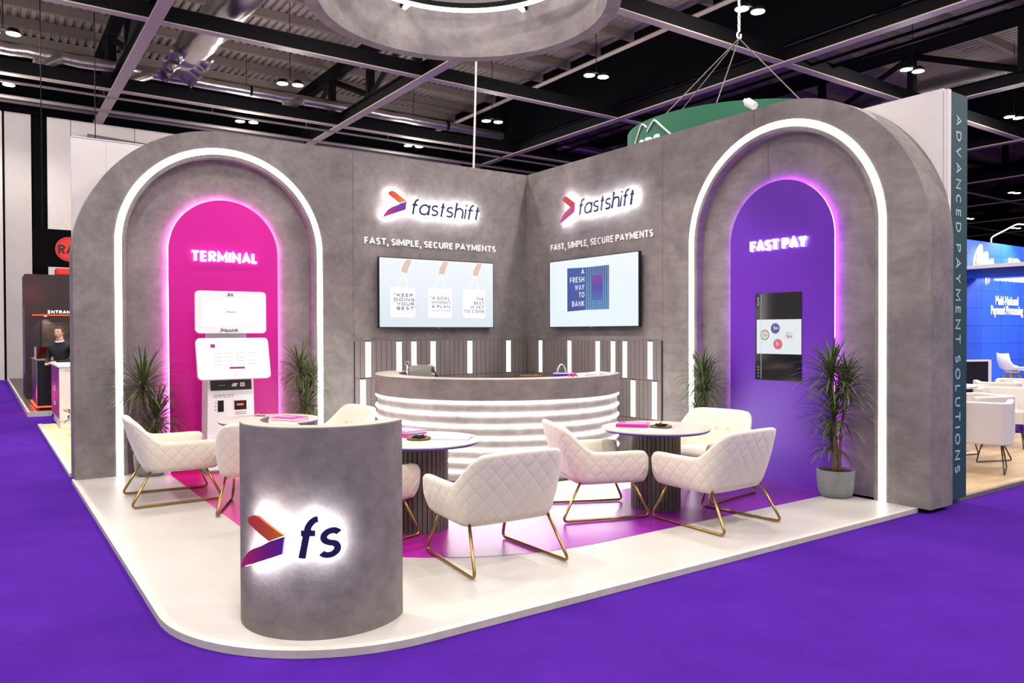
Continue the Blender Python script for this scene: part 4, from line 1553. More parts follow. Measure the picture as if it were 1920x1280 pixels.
# small white spotlight clamped on top of the right wall
sp = thing('clamp_spotlight', 'small white spotlight clamped on top of the right wall above the purple arch', 'spotlight', (0.2, -4.05, 4.0005))
MB().box((-0.05, -0.10, 0.0), (0.05, 0.10, 0.03)).build('clamp', MT['white'], sp, bevel=0.004)
MB().tube([(0, 0.0, 0.031), (0, 0.02, 0.09)], 0.012, 8).build('arm', MT['white'], sp)
b = MB()
b.tube([(0.0, 0.0, 0.10), (0.0, 0.10, 0.17)], [0.045, 0.05], 16)
b.tube([(0.0, 0.11, 0.177), (0.0, 0.14, 0.20)], [0.03, 0.024], 12)
b.build('lamp_head', MT['white'], sp, smooth=True, autos=40)

# ------------------------------------------------------------------ hall roof
def hbox(mb, lo, hi, mi=0):
    a, b = H8(*lo), H8(*hi)
    mb.box((min(a.x, b.x), min(a.y, b.y), min(a.z, b.z)), (max(a.x, b.x), max(a.y, b.y), max(a.z, b.z)), mi)


def deck(x0, x1, y0, y1, z):
    mb = MB()
    pts = []
    x = x0
    p = 0.22
    while x < x1:
        pts += [(x, z), (x + p * 0.52, z), (x + p * 0.60, z + 0.075), (x + p * 0.92, z + 0.075)]
        x += p
    for yy in (y0, y1):
        mb.v += [tuple(H8(a, yy, b)) for a, b in pts]
    n = len(pts)
    for i in range(n - 1):
        mb.f.append([i, i + 1, n + i + 1, n + i])
        mb.mi.append(0)
    return mb


DZ = 10.25
struct(deck(-20, 8.75, -34, 17.0, DZ).build('ceiling', MT['deck']), 'corrugated steel roof deck over the stand')
struct(deck(9.1, 62, -34, 17.0, DZ).build('ceiling_side_bay', MT['deck']), 'corrugated steel roof deck of the bay on the right')
for k in range(21):
    y = 16.9 - 1.45 * k
    mb = MB()
    hbox(mb, (-16, y - 0.07, DZ - 0.24), (8.7, y + 0.07, DZ - 0.005))
    hbox(mb, (9.15, y - 0.07, DZ - 0.24), (61, y + 0.07, DZ - 0.005))
    struct(mb.build('roof_purlin', MT['purlin']))
# trusses running away from the camera
for x in (-10.3, -3.9, 2.36, 9.0, 15.5, 22.0, 28.6, 35.2, 41.8, 48.4):
    mb = MB()
    hbox(mb, (x - 0.13, -14, 8.0), (x + 0.13, 16.85, 8.03), 1)
    hbox(mb, (x - 0.03, -14, 8.03), (x + 0.03, 16.85, 8.33))
    hbox(mb, (x - 0.13, -14, 8.33), (x + 0.13, 16.85, 8.36))
    hbox(mb, (x - 0.12, -14, 9.62), (x + 0.12, 16.85, 9.95))
    y, up = -12.3, 1
    while y < 16:
        hbox(mb, (x - 0.10, y - 0.09, 8.36), (x + 0.10, y + 0.09, 9.62))
        a, b = H8(x, y, 8.4 if up > 0 else 9.6), H8(x, y + 2.9, 9.6 if up > 0 else 8.4)
        mb.tube([a, b], 0.11, 4)
        y += 2.9
        up = -up
    struct(mb.build('roof_truss', [MT['blacksteel'], MT['beamgrey']]))
# cross beams
for y in (-9.7, -3.9, 1.9, 7.7, 13.2):
    mb = MB()
    hbox(mb, (-16, y - 0.11, 8.02), (61, y + 0.11, 8.045), 1)
    hbox(mb, (-16, y - 0.09, 8.045), (61, y + 0.09, 8.38))
    struct(mb.build('roof_beam', [MT['blacksteel'], MT['beamgrey']]))
# black smoke curtains above two trusses
mb = MB()
hbox(mb, (8.76, -14, 8.37), (8.86, 17.0, 10.6))
struct(mb.build('smoke_curtain', MT['drape']))
mb = MB()
hbox(mb, (21.7, -14, 8.37), (21.8, 17.0, 10.6))
struct(mb.build('smoke_curtain', MT['drape']))
# end wall of the hall: black above, pale panels below
mb = MB()
hbox(mb, (-20, 17.0, 8.02), (62, 17.12, 11.0))
struct(mb.build('wall_back_upper', MT['drape']))
mb = MB()
hbox(mb, (-20, 17.12, -0.05), (62, 17.3, 8.02))
struct(mb.build('wall_back', MT['drape']))
mb = MB()
hbox(mb, (61.5, -34, 0.25), (61.9, 17.0, 11.0))
struct(mb.build('wall_far_right', MT['drape']))
y0 = 23.1
for x0, x1, mtl, lb in ((-9.0, -6.21, 'whitewall', 'pale hall wall panel at the far left edge'), (-6.14, -5.34, 'beamgrey', 'grey-beige folding wall panel left of the dark slot'),
                        (-4.84, -4.10, 'whitewall', 'narrow white wall panel right of the dark slot'), (-4.08, -1.95, 'whitewall', 'white hall wall panel behind the magenta arch, left half'),
                        (-1.93, 8.0, 'whitewall', 'white hall wall panel behind the magenta arch, right half')):
    mb = MB()
    mb.box((x0, y0, -0.04), (x1, y0 + 0.1, 9.5))
    struct(mb.build('wall_panel', mat('hall_panel_grey', (186, 178, 170), rough=0.7, col2=(172, 166, 160), nscale=0.5) if mtl == 'beamgrey' else MT['hallpanel']), lb)
mb = MB()
mb.tube([H8(-4.2, 16.75, 7.55), H8(3, 16.75, 7.2)], 0.09, 8)
struct(mb.build('wall_rail', MT['greysteel']))
# thin service pipes along the hall
for (y, z, r, x0, x1) in ((13.78, 8.0, 0.035, -14, 12), (15.25, 8.0, 0.055, -14, 12), (14.6, 8.55, 0.09, -14, 8.6), (16.3, 8.15, 0.05, -14, 8.6)):
    mb = MB()
    mb.tube([H8(x0, y, z), H8(x1, y, z)], r * K8, 8)
    if r == 0.035:
        for k in range(9):
            mb.tube([H8(x0 + 1.5 + 2.8 * k, y, z), H8(x0 + 1.5 + 2.8 * k, y, 8.25)], 0.012, 4)
    tag(mb.build('service_pipe', MT['greysteel'] if r < 0.08 else MT['blacksteel']),
        {13.78: 'thin grey service pipe below the foil duct, on rods', 15.25: 'grey service pipe just above the left wall top', 14.6: 'black service pipe under the foil duct', 16.3: 'thin grey pipe along the top of the white hall wall'}[y], 'pipe')
for (x, z, r) in ((7.6, 9.35, 0.06), (10.0, 8.17, 0.04), (10.9, 8.3, 0.05)):
    mb = MB()
    mb.tube([H8(x, -12, z), H8(x, 16.8, z)], r * K8, 8)
    tag(mb.build('service_pipe', MT['beamgrey'] if x < 8 else MT['blacksteel']),
        {7.6: 'pale pipe running along the roof left of the black curtain', 10.0: 'thin black pipe under the roof deck above the purple arch', 10.9: 'thicker black pipe under the roof deck above the purple arch'}[x], 'pipe')


# foil ducts
def up8(x, y, z):
    """the point of the 8 m plane moved along its sight line to height z"""
    k = (z - CAM.z) / (8.0 - CAM.z)
    return (CAM.x + (x - CAM.x) * k, CAM.y + (y - CAM.y) * k, z)


def wavy(p0, p1, n, amp, seed):
    rn = random.Random(seed)
    a, b = Vector(p0), Vector(p1)
    return [a.lerp(b, i / n) + Vector((rn.uniform(-amp, amp), rn.uniform(-amp, amp), rn.uniform(-amp, amp))) for i in range(n + 1)]


d1 = thing('foil_duct', 'long silver foil duct running across below the far roof', 'duct')
mb = MB()
pts = wavy(up8(-14, 11.1, 8.75), up8(-3.95, 11.1, 8.75), 30, 0.02, 1)
mb.tube([H8(*p) for p in pts], [0.155 * K8 * (1 + 0.05 * math.sin(i * 2.1)) for i in range(31)], 14)
mb.tube([H8(*p) for p in wavy(up8(-3.9, 11.1, 8.75), up8(7.6, 11.2, 8.75), 34, 0.012, 2)], [0.15 * K8 * (1 + 0.03 * math.sin(i * 1.7)) for i in range(35)], 14)
mb.build('pipe_run', MT['foil'], d1, smooth=True)
for xb in (-3.4, -5.3, 0.4):
    MB().tube([H8(*up8(xb, 11.05, 8.75)), H8(xb * 1.13 + 0.35, 13.6, 8.5), H8(xb * 1.13 + 0.32, 13.5, 8.2)], [0.2, 0.18, 0.17], 12).build('branch', MT['foil'], d1, smooth=True)
for xb in (-1.0, 2.0, 5.0):
    MB().tube([H8(*up8(xb, 11.12, 8.75)), H8(*up8(xb + 0.06, 11.12, 8.75))], 0.20, 12).build('clip_ring', MT['blacksteel'], d1)
d2 = thing('foil_duct', 'fat silver foil duct hanging towards the camera with round nozzles', 'duct')
mb = MB()
pts = wavy((-2.15, 4.2, 8.85), (-2.42, 11.3, 8.82), 26, 0.02, 3)
mb.tube([H8(*p) for p in pts], [0.40 * K8 * (1 + 0.035 * math.sin(i * 2.4)) for i in range(27)], 20)
mb.tube([H8(-2.42, 11.3, 8.82), H8(-2.44, 12.0, 8.80), H8(-2.45, 12.9, 8.78)], [0.37 * K8, 0.31 * K8, 0.21 * K8], 18)
mb.build('pipe_run', MT['foil'], d2, smooth=True)
for k, (dx, y, sg) in enumerate(((-0.1, 11.1, -1), (0.1, 11.3, 1), (-0.1, 11.9, -1), (0.1, 12.1, 1), (-0.08, 12.7, -1), (0.08, 12.85, 1))):
    a = H8(-2.43 + dx, y, 8.72)
    b = a + Vector((sg * 0.42, -0.12, -0.30))
    nz = MB()
    nz.tube([a, a.lerp(b, 0.8)], 0.19, 16, cap=False)
    nz.tube([a.lerp(b, 0.8), b], [0.22, 0.24], 16, cap=False)
    nz.tube([b, a.lerp(b, 0.9)], [0.24, 0.15], 16, cap=False)
    nz.tube([a.lerp(b, 0.9), a.lerp(b, 0.89)], 0.15, 16)
    nz.build('nozzle', MT['foil'], d2, smooth=True, autos=40)
d3 = thing('foil_duct', 'big silver foil duct under the roof deck right of the purple arch', 'duct')
mb = MB()
pts = wavy((16.9, -12, 8.85), (16.9, 9.0, 8.85), 40, 0.02, 5)
mb.tube([H8(*p) for p in pts], [0.40 * K8 * (1 + 0.03 * math.sin(i * 2.4)) for i in range(41)], 18)
mb.build('pipe_run', MT['foil'], d3, smooth=True)
d4 = thing('foil_duct', 'short silver foil duct left of the green hanging sign', 'duct')
MB().tube([H8(*p) for p in wavy(up8(9.4, 11.2, 8.7), up8(14.0, 11.2, 8.7), 16, 0.015, 6)], 0.17 * K8, 14).build('pipe_run', MT['foil'], d4, smooth=True)

# ------------------------------------------------------------------ high-bay lamps
LAMPS = [(-6.45, 10.1, 'pair of round hall lamps at the upper left picture edge, over the foil duct'),
         (-6.43, 14.15, 'pair of round hall lamps at the left picture edge, above the pale wall panels'),
         (-0.28, 10.0, 'pair of round hall lamps under the roof deck between the nozzle duct and the ring'),
         (-0.2, 14.2, 'pair of round hall lamps just above the magenta arch'),
         (5.4, 14.07, 'pair of round hall lamps low above the left wall top, left of the white cable'),
         (5.95, 9.98, 'pair of round hall lamps right of the white cable, above the corner of the stand'),
         (5.84, 5.07, 'bright pair of round hall lamps below right of the hanging ring, on the black curtain'),
         (5.78, 0.36, 'bright pair of round hall lamps near the top edge, right of the lifting chain'),
         (12.0, 0.36, 'pair of round hall lamps under the roof deck above the purple arch'),
         (18.7, 0.8, 'pair of round hall lamps right of the teal sign post'),
         (32.7, 6.4, 'small pair of hall lamps low at the right edge, over the lattice beams'),
         (39.6, 11.5, 'tiny pair of hall lamps touching the right side of the teal sign post'),
         (46.4, 11.8, 'small pair of hall lamps right above the blue booth wall')]
lens = glow('lamp_lens', (255, 246, 226), 30.0)
for x, y, lb in LAMPS:
    p = H8(x, y, 8.0)
    root = thing('hall_lamp', lb, 'lamp', p, 0, 'paired hall lamps')
    for s in (-1, 1):
        MB().lathe([(0.0, 0.012), (0.165, 0.012), (0.165, 0.0), (0.0, 0.0)], 20, c=(0.23 * s, -0.06 * s, 0)).build('lens', lens, root)
        MB().lathe([(0.0, 0.16), (0.10, 0.15), (0.18, 0.05), (0.18, 0.0125), (0.0, 0.0125)], 20, c=(0.23 * s, -0.06 * s, 0)).build('housing', MT['blacksteel'], root)
    MB().tube([(0, 0, 0.10), (0, 0, 2.86)], 0.012, 5).build('hanger', MT['blacksteel'], root)
    MB().box((-0.24, -0.03, 0.105), (0.24, 0.03, 0.13)).build('mounting_bar', MT['blacksteel'], root)
    if x < 25:
        lamp('deck_fill_light', 'POINT', (0, 0, -0.35), LAMP_W * 0.3, color=(1.0, 0.95, 0.90), radius=0.3, parent=root)  # added fill lamp that brightens the roof deck
        lamp('hall_lamp_light', 'SPOT', (0, 0, -0.03), LAMP_W, target=(0, 0, -1), color=(1.0, 0.955, 0.90), radius=0.3, angle=150, blend=0.5, parent=root)
# the same lamps above and behind the camera, out of the picture
for x in (-12.6, -6.45, -0.28, 5.8, 12.0, 18.5, 25.0):
    for y in (0.36, 5.07, -4.35, -9.06, -13.7):
        if (x > 0 and y > 0):
            continue
        lamp('hall_lamp_light', 'SPOT', H8(x, y, 8.0), LAMP_W, target=H8(x, y, 8.0) + Vector((0, 0, -1)), color=(1.0, 0.955, 0.90), radius=0.3, angle=150, blend=0.5)
        lamp('deck_fill_light', 'POINT', H8(x, y, 7.75), LAMP_W * 0.3, color=(1.0, 0.95, 0.90), radius=0.3)  # the same added roof fill, beside the unseen lamps
# unseen spot lamps added over the stand to light its walls and floor
for (x, y, tx, ty, tz, e) in ((-3.9, -4.3, -4.6, -0.4, 1.6, 1.0), (-3.9, -4.3, -1.6, 0, 2.4, 1.0), (-2.0, -4.0, -3.6, -4.6, 0.0, 1.2), (-4.2, -2.2, -0.2, -1.8, 2.4, 0.8),
                              (-4.2, -2.2, 0.0, -4.3, 0.7, 1.5), (-3.0, -3.1, -5.0, -5.2, 0.4, 0.9), (-3.0, -3.1, -1.7, -1.7, 0.6, 1.0), (-3.0, -3.1, -2.6, -5.4, 0.0, 1.0)):
    lamp('added_stand_spot', 'SPOT', (x, y, 5.6), STAND_W * e, target=(tx, ty, tz), color=(1.0, 0.97, 0.94), radius=0.06, angle=62, blend=0.5)

# ------------------------------------------------------------------ green ring sign hung from a chain hoist
gc, gr, gt = (5.2, 0.13), 2.16, 5.44
gs = thing('hanging_ring_sign', 'green round hanging sign with a white mountain outline, above the right wall', 'sign', (gc[0], gc[1], 4.3))
MB().lathe([(gr - 0.05, 0.0), (gr, 0.0), (gr, gt - 4.3), (gr - 0.05, gt - 4.3)], 80, close_prof=True).build('drum', mat('green_fabric', (24, 96, 66), rough=0.7), gs, smooth=True, autos=35)
wh = mat('sign_white', (240, 244, 240), rough=0.6)
mb = MB()


def gp(deg, z):
    a = math.radians(deg)
    return ((gr + 0.012) * math.cos(a), (gr + 0.012) * math.sin(a), z - 4.3)


def gline(pts):
    out = []
    for (a0, z0_), (a1, z1_) in zip(pts[:-1], pts[1:]):
        for k in range(6):
            t = k / 6
            out.append(gp(a0 + (a1 - a0) * t, z0_ + (z1_ - z0_) * t))
    out.append(gp(*pts[-1]))
    return out


mb.tube(gline([(157, 4.95), (158, 5.10), (164.6, 5.375), (165.8, 5.395), (167, 5.38), (170, 5.305)]), 0.016, 6)
mb.tube(gline([(170, 5.225), (174.3, 5.36), (175.5, 5.385), (176.7, 5.36), (188, 4.98)]), 0.016, 6)
mb.build('mountain_mark', wh, gs)
mb = MB()
add_text(mb, 'aps', Matrix.Identity(4), 0.62, 0.36, 0.02, bold=0.02)
bend(mb, (0, 0), gr + 0.002, math.radians(163), 4.76 - 4.3)
mb.build('lettering', wh, gs)
hk = Vector((4.42, -0.46, 6.9))
ch = thing('chain_hoist', 'white lifting chain with a hook above the green hanging sign', 'chain', hk)
mb = MB()
for k in range(68):
    z = 0.16 + k * 0.075
    a = (k % 2) * PI / 2
    mb.tube([(0.022 * math.cos(a) * math.cos(q), 0.022 * math.sin(a) * math.cos(q), z + 0.05 * math.sin(q)) for q in [2 * PI * j / 8 for j in range(8)]], 0.011, 5, closed=True)
mb.build('chain_links', MT['white'], ch)
MB().tube([(0.05 * math.cos(a), 0, 0.05 + 0.06 * math.sin(a)) for a in [PI * 0.7 + k * PI * 1.5 / 12 for k in range(13)]], 0.018, 8).build('hook', MT['white'], ch, smooth=True)
for a in (182, 208, 245, 100):
    mb = MB()
    q = Vector((gc[0] - hk.x + gr * 0.985 * math.cos(math.radians(a)), gc[1] - hk.y + gr * 0.985 * math.sin(math.radians(a)), gt - hk.z))
    mb.tube([(0, 0, 0.0), q], 0.010, 5)
    mb.build('sling_wire', MT['greysteel'], ch)

# two black chain motors far right
for px_, py_, lb in ((12.5, -2.9, 'black chain motor hanging right of the teal sign post'), (13.9, -2.9, 'black chain motor hanging at the right picture edge')):
    r_ = thing('chain_motor', lb, 'hoist', (px_, py_, 4.35 if px_ < 13 else 4.1), 0, 'black chain motors')
    MB().box((-0.12, -0.09, 0), (0.12, 0.09, 0.32)).build('motor_case', MT['black'], r_, bevel=0.02)
    MB().tube([(0, 0, 0.32), (0, 0, 3.9)], 0.018, 6).build('chain', MT['blacksteel'], r_)
    MB().lathe([(0, 0.38), (0.06, 0.38), (0.07, 0.33), (0, 0.33)], 12).build('hook_block', MT['steel'], r_)
    MB().tube([(0, 0, 0.0), (0, 0, -0.85)], 0.008, 5).build('load_wire', MT['blacksteel'], r_)

# ------------------------------------------------------------------ neighbour on the right: teal post, white back wall, timber floor
tl = thing('sign_post', 'tall teal end panel reading ADVANCED PAYMENT SOLUTIONS', 'sign')
MB().box((0.46, -6.03, 0.02), (0.765, -5.985, 3.80)).build('panel', mat('teal_panel', (22, 66, 70), rough=0.6), tl)
MB().box((0.405, -6.028, 0.02), (0.4595, -5.985, 3.815)).build('aluminium_edge', MT['whitewall'], tl)
mb = MB()
letters(mb, 'ADVANCED PAYMENT SOLUTIONS', plane_frame((0.548, -6.0305, 3.60), (0, 0, -1), (1, 0, 0)), 3.34, 0.092, 0.002, stroke=0.15, gap=0.42, space=0.5)
mb.build('lettering', mat('pale_teal_letter', (168, 196, 198), rough=0.5), tl)
mb = MB()
mb.box((0.405, -5.98, 0.0), (0.46, -0.2, 3.83))
tag(mb.build('back_wall_panel', MT['whitewall']), 'white rear wall of the next booth rising behind the purple arch', 'partition')
mb = MB()
mb.box((0.405, -5.93, -0.039), (6.35, 0.4, -0.002))
wf = mat('timber_vinyl', (206, 180, 146), rough=0.45, col2=(158, 126, 92), nscale=1.6, stretch=(0.5, 3.0, 1))
struct(mb.build('floor_timber', wf), 'timber-look floor of the next booth on the right')
mb = MB()
mb.box((0.405, -5.97, -0.0395), (6.35, -5.9305, 0.0))
struct(mb.build('trim_2', MT['greysteel']))


# white tub chairs
def tub_chair():
    root = thing('tub_chair', '', 'armchair')
    mb = MB()
    mb.prism(rrect(-0.30, -0.29, 0.30, 0.29, 0.06), 0.34, 0.50)
    mb.build('seat', MT['leather'], root, bevel=0.015)
    o_ = rrect(-0.32, -0.31, 0.32, 0.31, 0.09, 8)
    i_ = rrect(-0.24, -0.235, 0.26, 0.235, 0.07, 8)
    sh = MB()
    U = [(0.32, -0.31), (0.32, -0.24)] + [(0.30, -0.24)] + [(-0.20, -0.235), (-0.245, -0.19), (-0.245, 0.19), (-0.20, 0.235), (0.30, 0.24), (0.32, 0.24), (0.32, 0.31)] + [(-0.24, 0.31), (-0.32, 0.23), (-0.32, -0.23), (-0.24, -0.31)]
    sh.prism(U, 0.33, 0.80)
    sh.build('shell', MT['leather'], root, bevel=0.025)
    for s in (-1, 1):
        MB().tube(round_path([(0.10, 0.20 * s, 0.335), (0.27, 0.24 * s, 0.01), (-0.27, 0.24 * s, 0.01), (-0.10, 0.20 * s, 0.335)], 0.03), 0.008, 6).build('leg_frame', MT['black'], root)
    return root


tc0 = tub_chair()
place(tc0, 3.28, -5.02, -0.001, 160, 'white tub chair in front on the timber floor, right of the teal post', 'white tub chairs')
place(copy_tree(tc0), 2.50, -5.40, -0.001, 20, 'white tub chair half hidden by the teal sign post', 'white tub chairs')
place(copy_tree(tc0), 4.72, -4.72, -0.001, 200, 'white tub chair at the right picture edge on the timber floor', 'white tub chairs')
place(copy_tree(tc0), 6.72, -3.8, -0.031, 30, 'farther white tub chair low beside the black display at the teal post', 'white tub chairs')
place(copy_tree(tc0), 7.52, -3.78, -0.031, 200, 'farther white tub chair below the bar stool', 'white tub chairs')
wt = thing('low_table', 'long white table top seen behind the white tub chairs', 'table', (4.75, -3.75, -0.001))
MB().prism(rrect(-1.1, -0.33, 1.1, 0.33, 0.1), 0.73, 0.76).build('tabletop', MT['leather'], wt)
for sx in (-1, 1):
    MB().lathe([(0.0, 0.0), (0.22, 0.0), (0.22, 0.015), (0.04, 0.03), (0.035, 0.73), (0, 0.73)], 24, c=(0.8 * sx, 0, 0)).build('pedestal', MT['white'], wt, smooth=True, autos=40)
mz = MB()
for k in range(4):
    mz.box((-0.11, -0.15, 0.003 * k), (0.11, 0.15, 0.003 * k + 0.0028), M=Matrix.Rotation(0.3 * k, 4, 'Z'))
mz = tag(mz.build('magazine_stack', mat('blue_white_print', (210, 216, 232), rough=0.4, col2=(70, 84, 130), nscale=14)), 'scattered leaflets on the timber floor under the front white tub chair', 'leaflets')
mz.location = (3.80, -4.50, -0.0015)

# black display back and stool
dp = thing('display_stand', 'black display screen with a white frame right of the teal sign post', 'display', (8.05, -2.85, -0.04), math.radians(-25))
MB().box((-0.55, -0.03, 0.45), (0.27, 0.0, 1.07)).build('panel', MT['black'], dp)
fr = MB()
fr.box((0.2705, -0.04, 0.42), (0.33, 0.02, 1.10))
fr.box((-0.60, -0.04, 1.0705), (0.2704, 0.02, 1.10))
fr.build('frame', MT['whitewall'], dp)
MB().box((-0.3, -0.15, 0.0), (0.1, 0.15, 0.4495)).build('pedestal', MT['whitewall'], dp)


def lerp3(a, b, t):
    return tuple(x + (y - x) * t for x, y in zip(a, b))


bs = thing('bar_stool', 'white moulded bar stool with wooden legs in front of the blue wall', 'stool', (9.12, -3.05, 0.377), math.radians(-35))
mb = MB()
n = 20
prof = [(-0.26, 0.78), (-0.235, 0.62), (-0.19, 0.50), (-0.10, 0.455), (0.05, 0.45), (0.18, 0.465), (0.24, 0.45)]
for j, (x, z) in enumerate(prof):
    for k in range(9):
        t = k / 8 * 2 - 1
        wd = 0.22 if j > 1 else 0.17 + 0.03 * j
        mb.v.append((x + 0.07 * t * t * (1 if j < 3 else 0), wd * t, z + 0.07 * t * t * (1 if j > 1 else 0.2)))
for j in range(len(prof) - 1):
    for k in range(8):
        a = j * 9 + k
        mb.f.append([a, a + 1, a + 10, a + 9])
        mb.mi.append(0)
o = mb.build('seat_shell', MT['white'], bs, smooth=True)
sd = o.modifiers.new('thick', 'SOLIDIFY')
sd.thickness = 0.025
woodl = mat('stool_wood', (150, 116, 80), rough=0.5)
for sx, sy in ((1, 1), (1, -1), (-1, 1), (-1, -1)):
    MB().tube([(0.06 * sx, 0.06 * sy, 0.44), (0.19 * sx, 0.19 * sy, 0.0)], [0.024, 0.016], 8).build('leg', woodl, bs, smooth=True)
MB().lathe([(0, 0.43), (0.12, 0.43), (0.12, 0.449), (0, 0.449)], 16).build('under_plate', MT['white'], bs)
pl = tag(MB().box((8.6, -3.6, -0.04), (11.5, -2.5, 0.36)).build('display_plinth', MT['white'], bevel=0.01), 'low white plinth carrying the bar stool in front of the blue wall', 'plinth')

# blue booth
bb = thing('blue_booth_wall', 'bright blue booth wall with a glowing logo, at the right picture edge', 'booth wall')
MB().box((8.4, -2.2, -0.04), (15.0, -2.1, 3.41)).build('panel', mat('blue_panel', (34, 84, 200), rough=0.5), bb)
jn = MB()
for k in range(9):
    jn.box((8.4, -2.2016, 0.25 + k * 0.36), (15.0, -2.2004, 0.258 + k * 0.36))
for k in range(7):
    jn.box((8.9 + k * 0.9, -2.2016, 0), (8.907 + k * 0.9, -2.2004, 3.41))
jn.build('panel_joint', mat('blue_joint', (24, 56, 150), rough=0.6), bb)
Mb = plane_frame((0, -2.2, 0), (1, 0, 0), (0, 0, 1))
lg = MB()
hb = MB()
for k in range(3):
    x, z = 9.40 + 0.245 * k, 2.92 - 0.13 * k
    up_ = [(x + 0.26 * t - 0.05 * math.sin(PI * t), z + 0.06 + 0.36 * t) for t in [j / 10 for j in range(11)]]
    dn_ = [(x + 0.05 + 0.27 * t - 0.03 * math.sin(PI * t), z - 0.13 + 0.34 * t) for t in [j / 10 for j in range(11)]]
    poly = up_ + dn_[::-1]
    lg.prism(poly, 0.06, 0.08, Mb)
    hb.prism(poly, 0.03, 0.04, Mb)
lg.build('logo_mark', MT['hallpanel'], bb)
hb.build('logo_backlight', glow('booth_halo', (225, 238, 255), 5.0), bb)
t = MB()
add_text(t, 'worldline', Mb @ Matrix.Translation((10.25, 2.63, 0.05)), 1.6, 0.50, 0.02, bold=0.02)
t.build('logo_lettering', MT['letter'], bb)
t = MB()
add_text(t, 'worldline', Mb @ Matrix.Translation((10.25, 2.63, 0.02)), 1.6, 0.50, 0.01, bold=0.02)
t.build('letter_backlight', glow('booth_halo2', (225, 238, 255), 4.0), bb)
t = MB()
add_text(t, 'Multi-National', Mb @ Matrix.Translation((10.43, 2.13, 0.001)), 1.06, 0.19, 0.01, bold=0.01)
add_text(t, 'Payment Processing', Mb @ Matrix.Translation((10.22, 1.87, 0.001)), 1.50, 0.25, 0.01, bold=0.02)
t.build('small_lettering', MT['white'], bb)
hd = thing('header_beam', 'white booth header beam with a glossy blue underside crossing the glowing logo', 'beam')
MB().box((9.0, -6.2, 2.80), (9.12, -2.205, 2.87)).build('white_edge', MT['whitewall'], hd)
MB().box((9.1205, -6.2, 2.62), (9.6, -2.205, 2.86)).build('blue_fascia', mat('gloss_blue', (22, 54, 160), rough=0.12, spec=0.8), hd)
MB().box((9.0, -6.2, 2.0), (9.1, -6.1, 2.7995)).build('post', MT['whitewall'], hd)
MB().box((9.0, -6.2, -0.04), (9.1, -6.1, 1.9995)).build('post', MT['whitewall'], hd)
al = thing('arm_spotlight', 'white arm spotlight on top of the blue booth wall', 'spotlight', (10.35, -2.15, 3.4105))
MB().tube(round_path([(0, 0, 0), (0, 0, 0.12), (0.32, -0.35, 0.38), (0.45, -0.5, 0.36)], 0.05), 0.015, 8).build('arm', MT['white'], al, smooth=True)
MB().box((0.40, -0.62, 0.31), (0.56, -0.46, 0.37)).build('lamp_head', MT['white'], al, bevel=0.01)
lamp('arm_spot_light', 'SPOT', (0.48, -0.54, 0.29), 130, target=(0.3, 0.0, -0.9), color=(0.9, 0.95, 1), radius=0.05, angle=120, parent=al)
lamp('booth_fill_light', 'POINT', (10.6, -4.0, 3.1), 230, color=(0.92, 0.96, 1), radius=0.2)  # unseen lamp added to light the blue booth wall
lamp('booth_fill_light', 'POINT', (3.6, -3.6, 3.4), 40, color=(1, 0.97, 0.93), radius=0.2)  # unseen lamp over the timber floor, without a fixture

# ------------------------------------------------------------------ neighbours on the left
mb = MB()
mb.box((-6.045, 0.41, 0.0), (-1.0, 0.46, 3.815))
wp = tag(mb.build('partition_panel', MT['whitewall']), 'white partition wall standing directly behind the magenta arch', 'partition')
mb = MB()
mb.box((-6.05, 0.404, 0.0), (-6.0455, 0.466, 3.82))
mb.box((-6.0454, 0.404, 3.8155), (-1.0, 0.466, 3.825))
mb.build('aluminium_edge', MT['white'], wp)
MB().box((-5.70, 0.4085, 0.0), (-5.697, 0.4099, 3.815)).build('joint', MT['beamgrey'], wp)
mb = MB()
mb.box((-6.02, 0.5, -0.039), (-2.5, 6.3, -0.002))
struct(mb.build('floor_beige', mat('beige_vinyl', (226, 206, 160), rough=0.6, col2=(214, 192, 146), nscale=3)), 'beige floor of the next booth on the left')
mb = MB()
mb.box((-6.09, 0.5, -0.0395), (-6.0205, 6.36, 0.0))
struct(mb.build('trim_3', MT['trim']))
lc = thing('booth_counter', 'white counter with a magenta side panel on the beige floor left of the magenta arch', 'counter')
MB().box((-5.82, 5.45, 0.12), (-5.1, 7.0, 1.03)).build('cabinet', MT['whitewall'], lc)
MB().box((-5.832, 5.47, 0.16), (-5.8205, 7.0, 1.01)).build('side_panel', gradient('counter_pink', [(0, (186, 50, 120)), (0.5, (160, 50, 150)), (1, (150, 50, 150))], axis='Z', rough=0.4), lc)
MB().box((-5.80, 5.47, -0.002), (-5.12, 6.98, 0.119)).build('plinth', MT['white'], lc)
MB().box((-5.85, 5.42, 1.0305), (-5.08, 7.02, 1.06)).build('countertop', MT['white'], lc)
t = MB()
Ms = plane_frame((-5.8325, 6.6, 0), (0, -1, 0), (0, 0, 1))
for k, (zz, hh, ww, xx) in enumerate(((0.58, 0.13, 0.40, 0.1), (0.48, 0.06, 0.12, 0.24), (0.33, 0.10, 0.40, 0.12))):
    add_text(t, ('band', '&', 'finance')[k], Ms @ Matrix.Translation((xx, zz, 0.0005)), ww, hh, 0.002, bold=0.02)
t.build('lettering', mat('pale_letter', (216, 200, 226)), lc)
t = MB()
add_text(t, 'N9-152', plane_frame((-5.73, 5.4495, 0.955), (1, 0, 0), (0, 0, 1)), 0.12, 0.03, 0.0008)
t.build('stand_number', mat('number_grey', (150, 140, 128)), lc)
